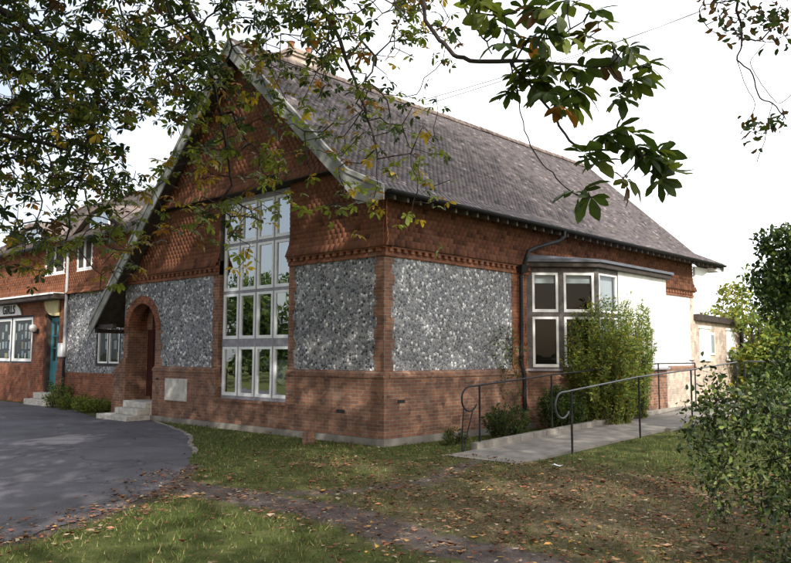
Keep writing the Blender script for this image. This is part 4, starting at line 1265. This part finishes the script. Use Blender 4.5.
crown('crown', [((.5, -11.8, 11), (6, 6, 5)), ((3.5, -9.5, 10.5), (4, 4, 3.5)), ((-3, -10, 11.5), (4.5, 4, 4)), ((1, -8, 13), (4.5, 4, 4)), ((0, -14, 13), (5, 4.5, 4)), ((4.5, -12, 12), (4, 4, 4)), ((8.5, -14, 9.2), (4.4, 4, 3.4)), ((5.5, -15, 8.8), (4, 4, 3.4))],
      125, .34, ches, [DKG, MID, YEL, ORG], [.5, .35, .1, .05], above_view)
mb = MB()
for e in ((3.5, -9.5, 9), (-3, -10, 10), (1, -8, 12), (0, -14.5, 12), (4.5, -12, 10.5)):
    e = np.array(e); b = TB + (.3, .3, random.uniform(4.5, 7.5)); m_ = (b + e) / 2 + (0, 0, -.3)
    mb.tube([b, m_, e], [.2, .13, .05], 8)
mb.build('limbs', BARK, ches, smooth=True)

# ------------------------------------------------------------------ lime tree to the right of the camera
LB = np.array([16.2, -8.6, 0])
lime = thing('lime_tree', 'tall lime tree right of the view whose thin bare twigs hang at upper right', 'tree', tuple(LB))
mb = MB(); mb.tube([LB + (0, 0, -.3), LB + (0, 0, .3), LB + (0, .1, 3), LB + (-.2, .2, 8), LB + (-.4, .3, 14), LB + (-.5, .3, 20)], [.6, .48, .4, .32, .2, .06], 12); mb.build('trunk', BARK, lime, smooth=True)
lobes = [((14.5, -9.0, 15), (5, 5, 5)), ((12.5, -12, 14), (5, 4.5, 4.5)), ((15.5, -6.8, 20), (4, 4, 3.6)), ((13, -8.5, 19), (4.5, 4.5, 3.5)), ((10.5, -11, 17), (4.2, 4, 3.5)), ((17.5, -9, 14), (4, 4, 4.5)), ((11.5, -7.5, 15.5), (4.2, 4, 3.6)), ((17.0, -11.5, 8.6), (4.2, 4.2, 3.4)), ((14.5, -14.0, 9.5), (4, 4, 3.6))]
crown('crown', lobes, 125, .34, lime, [DKG, MID, YEL, BRN], [.45, .4, .1, .05], above_view)
S = Skeleton([LB + (-.1, .2, 5), LB + (-.2, .2, 7)], [-1, 0])
a = S.chain(1, [LB + (-1.5, 2.0, 7.0), D(850, -90, 7.0), D(760, -40, 6.6), D(738, 0, 6.4), D(742, 40, 6.3), D(737, 60, 6.3), D(747, 88, 6.3), D(755, 105, 6.3), D(747, 122, 6.3)])
a2 = S.chain(a - 20, [D(702, 5, 6.2), D(706, 25, 6.2), D(722, 36, 6.2)])
a3 = S.chain(a - 12, [D(753, 75, 6.4), D(760, 98, 6.4), D(772, 103, 6.4), D(786, 120, 6.4)])
a4 = S.chain(a3 - 4, [D(768, 125, 6.4), D(765, 140, 6.4), D(757, 162, 6.4)])
a5 = S.chain(a - 16, [D(765, 42, 6.5), D(752, 58, 6.4), D(752, 68, 6.4), D(766, 90, 6.4), D(781, 103, 6.4), D(800, 85, 6.4)])
tg = [D(*p, rng.uniform(6.0, 6.8)) for p in ((715, 10), (720, 18), (726, 30), (735, 35), (742, 38), (716, 2), (730, 5), (762, 15), (768, 20), (775, 12), (781, 5), (785, 18), (790, 35), (770, 30), (760, 25), (755, 132), (762, 134), (768, 130), (775, 126), (749, 131), (780, 118), (788, 40), (776, 24), (795, 10), (745, 15), (750, 5))]
S.grow(np.array(tg), .07, -.05, .06)
V, F = S.mesh(.0035, .42, 5, .1); np_obj('twigs', V, F, TWIG, lime)
P = np.repeat(np.array(tg), 9, 0) + rng.normal(0, .06, (len(tg) * 9, 3))
foliage('leaves', P, rng.uniform(.05, .1, len(P)), LEAF, lime, [DKG, BRN, GREEN], [.4, .35, .25], .5, .3)

# ------------------------------------------------------------------ shrubs
def shooty(name, label, cat, base, h, spread, nshoot, nleaf, size, cols, wts, mat=LEAF, lean=(0, 0), asp=.38, bare=.12):
    t = thing(name, label, cat, base)
    base = np.array(base, float)
    mb = MB(); P = []; AX_ = []
    for s in range(nshoot):
        an = rng.uniform(0, 2 * math.pi); rr_ = spread * math.sqrt(rng.random()); hh = h * rng.uniform(.38, 1.0) * (1 - .25 * (rr_ / spread) ** 2)
        b = base + np.array([.55 * rr_ * math.cos(an), .55 * rr_ * math.sin(an), -.05])
        e = base + np.array([rr_ * math.cos(an) + lean[0] * hh, rr_ * math.sin(an) + lean[1] * hh, hh])
        m_ = (b + e) / 2 + np.array([0, 0, .12 * hh]) + rng.normal(0, .05, 3)
        cv = [b + (m_ - b) * .0, (b + m_) / 2 + rng.normal(0, .03, 3), m_, (m_ + e) / 2 + rng.normal(0, .03, 3), e]
        mb.tube(cv, [.012, .01, .008, .005, .002], 4)
        cvn = np.array(cv)
        tt = rng.uniform(bare, 1, nleaf) ** .8 * 4
        i0 = np.minimum(tt.astype(int), 3); f = (tt - i0)[:, None]
        q = cvn[i0] * (1 - f) + cvn[i0 + 1] * f
        d = norm(cvn[i0 + 1] - cvn[i0])
        out = norm(rng.normal(0, 1, (nleaf, 3)) * np.array([1, 1, .5]) + d * .6)
        P.append(q + out * rng.uniform(.0, .09, (nleaf, 1)) * (1.2 - tt[:, None] / 5)); AX_.append(out)
    mb.build('stems', STEM, t, uv=False)
    P = np.concatenate(P); AX_ = np.concatenate(AX_)
    foliage('leaves', P, rng.uniform(size * .7, size * 1.3, len(P)), mat, t, cols, wts, asp, .5, AX_)
    return t
YG = (.32, .31, .06); LG = (.20, .26, .06); MG = (.10, .15, .035); DG = (.03, .055, .015); OL = (.16, .12, .03)
shooty('bay_shrub', 'tall rounded yellow green shrub growing against the bay window', 'shrub', (1.6, 6.3, .05), 3.55, 1.0, 190, 95, .09, [YG, LG, MG, OL], [.24, .42, .29, .05], bare=.0)
shooty('bay_shrub', 'slim feathery darker green shrub rising on the right of the yellow green one', 'shrub', (1.62, 7.6, .15), 3.6, .7, 110, 90, .085, [LG, MG, YG], [.45, .42, .13], bare=.0)
shooty('dark_shrub', 'dark low bush under the bay behind the far handrail', 'shrub', (1.2, 4.9, .05), 1.15, .6, 60, 70, .08, [DG, MG], [.6, .4])
shooty('fern_clump', 'low dark ferny clump at the foot of the black downpipe', 'plant', (.95, 3.0, 0), .85, .55, 50, 60, .06, [DG, MG, (.05, .08, .04)], [.55, .3, .15])
shooty('fern_clump', 'small ferny tuft beside the hooked end of the far handrail', 'plant', (.75, 1.3, 0), .4, .3, 22, 40, .05, [MG, DG, OL], [.4, .4, .2])
shooty('wall_weed', 'leafy green weed patch below the small window, left of the steps', 'plant', (-13.2, .25, 0), .55, .75, 60, 40, .07, [LG, MG, YG], [.45, .4, .15])
shooty('wall_weed', 'taller green weed at the foot of the grey drainpipe', 'plant', (-15.9, .3, 0), 1.1, .5, 40, 40, .07, [LG, MG, DG], [.35, .4, .25])
shooty('wall_weed', 'thin sprawling weed between the drainpipe and the weed patch', 'plant', (-14.7, .2, 0), .6, .6, 40, 40, .06, [MG, LG, YG], [.5, .35, .15])

# climber beside the downpipe
t = thing('climbing_plant', 'thin climbing plant on the flint beside the black downpipe', 'plant', (.1, 4.5, 0))
S = Skeleton([(.12, 4.6, 0), (.12, 4.55, .8)], [-1, 0])
tg = np.stack([rng.uniform(.04, .12, 60), rng.normal(4.35, .32, 60), rng.uniform(.6, 2.5, 60)], 1); S.grow(tg, .2, .02, .05)
V, F = S.mesh(.004, .4, 4); np_obj('stems', V, F, STEM, t)
P = np.repeat(tg, 7, 0) + rng.normal(0, 1, (420, 3)) * np.array([.03, .09, .09]); P[:, 0] = np.maximum(P[:, 0], .03)
foliage('leaves', P, rng.uniform(.04, .09, 420), LEAF, t, [MG, DG, LG], [.4, .4, .2])

# holly in the right foreground
hb = survey(800, 560, 7.6); hb[2] = 0
hl = thing('holly_bush', 'dark glossy holly bush in the right foreground with sprays reaching over the grass', 'bush', tuple(hb))
S = Skeleton([hb, hb + (0, 0, .5), hb + (.05, 0, 1.1)], [-1, 0, 1])
tg = []
for _ in range(340):
    u = 803 - abs(rng.normal(0, 24)); v = rng.uniform(395, 575); tg.append(D(u + rng.uniform(0, 50), v + (30 if v > 520 else 0), rng.uniform(6.1, 7.3) if v > 480 else rng.uniform(6.9, 8.3)))
for _ in range(70):
    v = rng.uniform(385, 520); u = rng.uniform(700, 780); tg.append(D(u, v, rng.uniform(7.0, 7.9)))
for u, v in ((690, 432), (696, 445), (700, 408), (708, 398), (712, 415), (718, 430), (724, 440), (716, 378), (722, 392), (735, 400), (730, 455), (705, 460), (740, 470), (712, 480), (748, 420), (757, 440), (765, 410), (704, 425), (720, 465)):
    for k in range(3): tg.append(D(u + rng.normal(0, 4), v + rng.normal(0, 4), 7.3 + rng.normal(0, .2)))
tg = np.array(tg); tg = tg[tg[:, 2] > .05]
S.grow(tg, .14, -.05, .06)
V, F = S.mesh(.0035, .45, 5, .06); np_obj('branches', V, F, TWIG, hl)
P = np.repeat(tg, 17, 0) + rng.normal(0, .085, (len(tg) * 17, 3))
foliage('leaves', P, rng.uniform(.035, .075, len(P)), LEAF_GL, hl, [(.03, .05, .016), (.07, .10, .03), (.15, .18, .05)], [.4, .35, .25], .55, .2)

# trees beyond
def leafy_tree(name, label, base, h, r, trunk_h, nleaf, size, cols, wts, group=None, mat=LEAF, lob=9):
    t = thing(name, label, 'tree', base, group)
    b = np.array(base, float)
    MB().tube([b + (0, 0, -.3), b + (.05, 0, trunk_h * .5), b + (0, .1, trunk_h), b + (.1, .1, h * .75)], [r * .1, r * .075, r * .06, .03], 8).build('trunk', BARK, t, smooth=True)
    P = []
    mb = MB()
    for k in range(lob):
        an = rng.uniform(0, 2 * math.pi); q = rng.uniform(.2, .75); zc = rng.uniform(trunk_h, h * .88)
        rel = 1 - .5 * abs((zc - (trunk_h + h) / 2) / ((h - trunk_h) / 2)) ** 2
        c = b + np.array([r * q * rel * math.cos(an), r * q * rel * math.sin(an), zc]); rr_ = r * rng.uniform(.32, .5)
        P.append(ellip(nleaf // lob, c, (rr_, rr_, rr_ * .75), .2))
        mb.tube([b + (0, 0, min(zc, trunk_h + (zc - trunk_h) * .4)), (b + (0, 0, zc * .85) + c) / 2, c], [r * .035, r * .02, .01], 5)
    mb.build('limbs', BARK, t, smooth=True)
    P = np.concatenate(P)
    foliage('crown', P, rng.uniform(size * .6, size * 1.4, len(P)), mat, t, cols, wts, .6, .4)
    return t
def at(u, d):
    p = survey(u, 365, d); return (p[0], p[1], 0)
leafy_tree('evergreen_tree', 'dark evergreen tree rising behind the holly at the right edge', at(812, 14.5), 4.6, 1.35, .3, 14000, .095, [DG, (.05, .08, .025), MG], [.35, .3, .35], mat=LEAF_GL, lob=26)
G2 = 'sunlit trees beyond the extension'
leafy_tree('garden_tree', 'bright green tree just right of the extension wall', at(757, 30), 4.6, 2.0, .4, 4200, .17, [LG, MG, YG], [.45, .35, .2], G2, lob=14)
leafy_tree('garden_tree', 'yellow topped pale tree peeping over the extension roof', at(742, 42), 6.2, 2.6, 1.0, 3500, .2, [YG, LG, OL], [.55, .3, .15], G2)
leafy_tree('garden_tree', 'mid green tree furthest right behind the evergreen', at(800, 30), 6.0, 2.8, .5, 4200, .17, [MG, LG, DG], [.5, .3, .2], G2, lob=12)
G3 = 'trees across the drive'
for i, (x, y, h, r) in enumerate(((-30, -20, 7.0, 3.2), (-36, -24, 8.5, 4.0), (-26, -22, 6.0, 2.8), (-42, -30, 9, 4.5), (-34, -15, 6.5, 3))):
    leafy_tree('garden_tree', 'leafy tree across the drive seen only as reflections in the tall window', (x, y, 0), h, r, 1.2, 2600, .32, [DG, MG, LG], [.55, .35, .1], G3)

# ------------------------------------------------------------------ overhead cables
for k, dz in enumerate((0, .35)):
    a = np.array([-4.9, 6.5 + k * .4, 9.9]); b = survey(900, -75 - k * 6, 30)
    pts = [a + (b - a) * f - np.array([0, 0, .5 * math.sin(math.pi * f)]) for f in np.linspace(0, 1, 12)]
    tag(MB().tube(pts, .014, 5).build('overhead_cable', CABLE, uv=False), 'thin grey overhead cable running from the hall ridge to upper right', 'cable', 'overhead cables')

# ------------------------------------------------------------------ grass and fallen leaves
def on_lawn(x, y):
    ok = ~inside(x, y, DRIVE)
    ok &= ~((y > -.13) & (x < .14)); ok &= ~((x > 1.68) & (x < 3.58) & (y > -.3)); ok &= ~((x < -9) & (y > -1.2))
    q = np.stack([x, y, 0 * x], 1) - CAM; f = q @ FWD; r = q @ RIGHT
    return ok & (f > 5.5) & (np.abs(r) < .56 * f + .5)
def scatter(n, x0, x1, y0, y1, prob):
    x = rng.uniform(x0, x1, n); y = rng.uniform(y0, y1, n); k = on_lawn(x, y); x, y = x[k], y[k]
    k = rng.random(len(x)) < prob(x, y); return x[k], y[k]
def patch(x, y): return .5 + .5 * np.sin(x * 2.1 + 1.3 * np.sin(y * 1.7)) * np.sin(y * 2.4 + 1.1 * np.sin(x * 1.3))
x, y = scatter(420000, -10, 11.5, -9.5, 22, lambda x, y: np.clip(1.05 - 1.15 * dirt_mask(x, y) - .55 * litter_mask(x, y), .03, 1) * (.45 + .55 * patch(x, y)) * np.clip(9 / np.hypot(x - CAM[0], y - CAM[1]), .15, 1))
n = len(x)
h = rng.uniform(.02, .055, n) * (1 + .6 * patch(x, y)); an = rng.uniform(0, 2 * np.pi, n); wd = rng.uniform(.003, .006, n) * (1 + np.hypot(x - CAM[0], y - CAM[1]) / 18)
b = np.stack([x, y, ground_z(x, y) - .004], 1); sdv = np.stack([np.cos(an), np.sin(an), 0 * an], 1) * wd[:, None]
tip = b + np.stack([rng.normal(0, .5, n) * h, rng.normal(0, .5, n) * h, h], 1)
V = np.stack([b - sdv, b + sdv, tip], 1).reshape(-1, 3); F = np.arange(3 * n).reshape(n, 3)
c = pick(n, [(.085, .125, .03), (.13, .165, .045), (.28, .25, .12), (.055, .08, .024)], [.36, .26, .2, .18]); 
lm_ = litter_mask(x, y)[:, None]; c = c * (1 - .5 * lm_) + np.array([.14, .105, .05]) * .5 * lm_
tag(np_obj('grass', V, F, GRASSM, colors=np.repeat(np.clip(c, .004, 1), 3, 0)), kind='stuff')
# leaves on the ground
def litter_p(x, y): return np.clip(1.2 * litter_mask(x, y) + 1.0 * np.clip(1 - dist_poly(x, y, DRIVE[8:19]) / .9, 0, 1) + .035, 0, 1) * (.3 + .7 * patch(x * 1.4 + 3, y * 1.4) ** 1.5)
x = rng.uniform(-10, 11.5, 260000); y = rng.uniform(-10, 14, 260000)
q = np.stack([x, y, 0 * x], 1) - CAM; f = q @ FWD; r = q @ RIGHT
k = (f > 5.5) & (np.abs(r) < .56 * f + .5) & (rng.random(len(x)) < litter_p(x, y)) & ~((y > -.13) & (x < .14)) & ~((x < -9) & (y > -1.2)) & ~((x > 1.6) & (x < 3.6) & (y > 0))
x, y = x[k], y[k]; n = len(x)
dr_ = inside(x, y, DRIVE)
k = ~dr_ | (rng.random(n) < np.clip(1.1 - dist_poly(x, y, DRIVE[8:19]) / .9, .04, 1)); x, y = x[k], y[k]; n = len(x); dr_ = inside(x, y, DRIVE)
ang = rng.uniform(0, 2 * np.pi, n); L = np.where(rng.random(n) < .6, rng.uniform(.018, .045, n), rng.uniform(.045, .105, n)); W = L * rng.uniform(.3, .6, n)
d = np.stack([np.cos(ang), np.sin(ang)], 1); s_ = np.stack([-d[:, 1], d[:, 0]], 1)
zb = np.where(dr_, .018, ground_z(x, y) + rng.uniform(.012, .05, n))
def pp_(t, w_, cz): 
    xy = np.stack([x, y], 1) + d * (L * t)[:, None] + s_ * (W * w_)[:, None]; return np.concatenate([xy, (zb + cz)[:, None]], 1)
curl = rng.uniform(-.1, .45, n) * L
V = np.stack([pp_(-.5, 0, curl * .6), pp_(0, -.5, curl * rng.uniform(0, 1, n)), pp_(.5, 0, curl * .8), pp_(0, .5, curl * rng.uniform(0, 1, n)), pp_(0, 0, 0 * curl)], 1).reshape(-1, 3)
F = (np.arange(n)[:, None, None] * 5 + np.array([[0, 1, 4], [1, 2, 4], [2, 3, 4], [3, 0, 4]])[None]).reshape(-1, 3)
c = pick(n, [(.23, .095, .05), (.28, .155, .085), (.14, .07, .045), (.42, .24, .07), (.36, .28, .19)], [.33, .29, .2, .05, .13])
tag(np_obj('fallen_leaves', V, F, LEAF_LIT, colors=np.repeat(np.clip(c, .01, 1), 5, 0)), kind='stuff')
print('done')
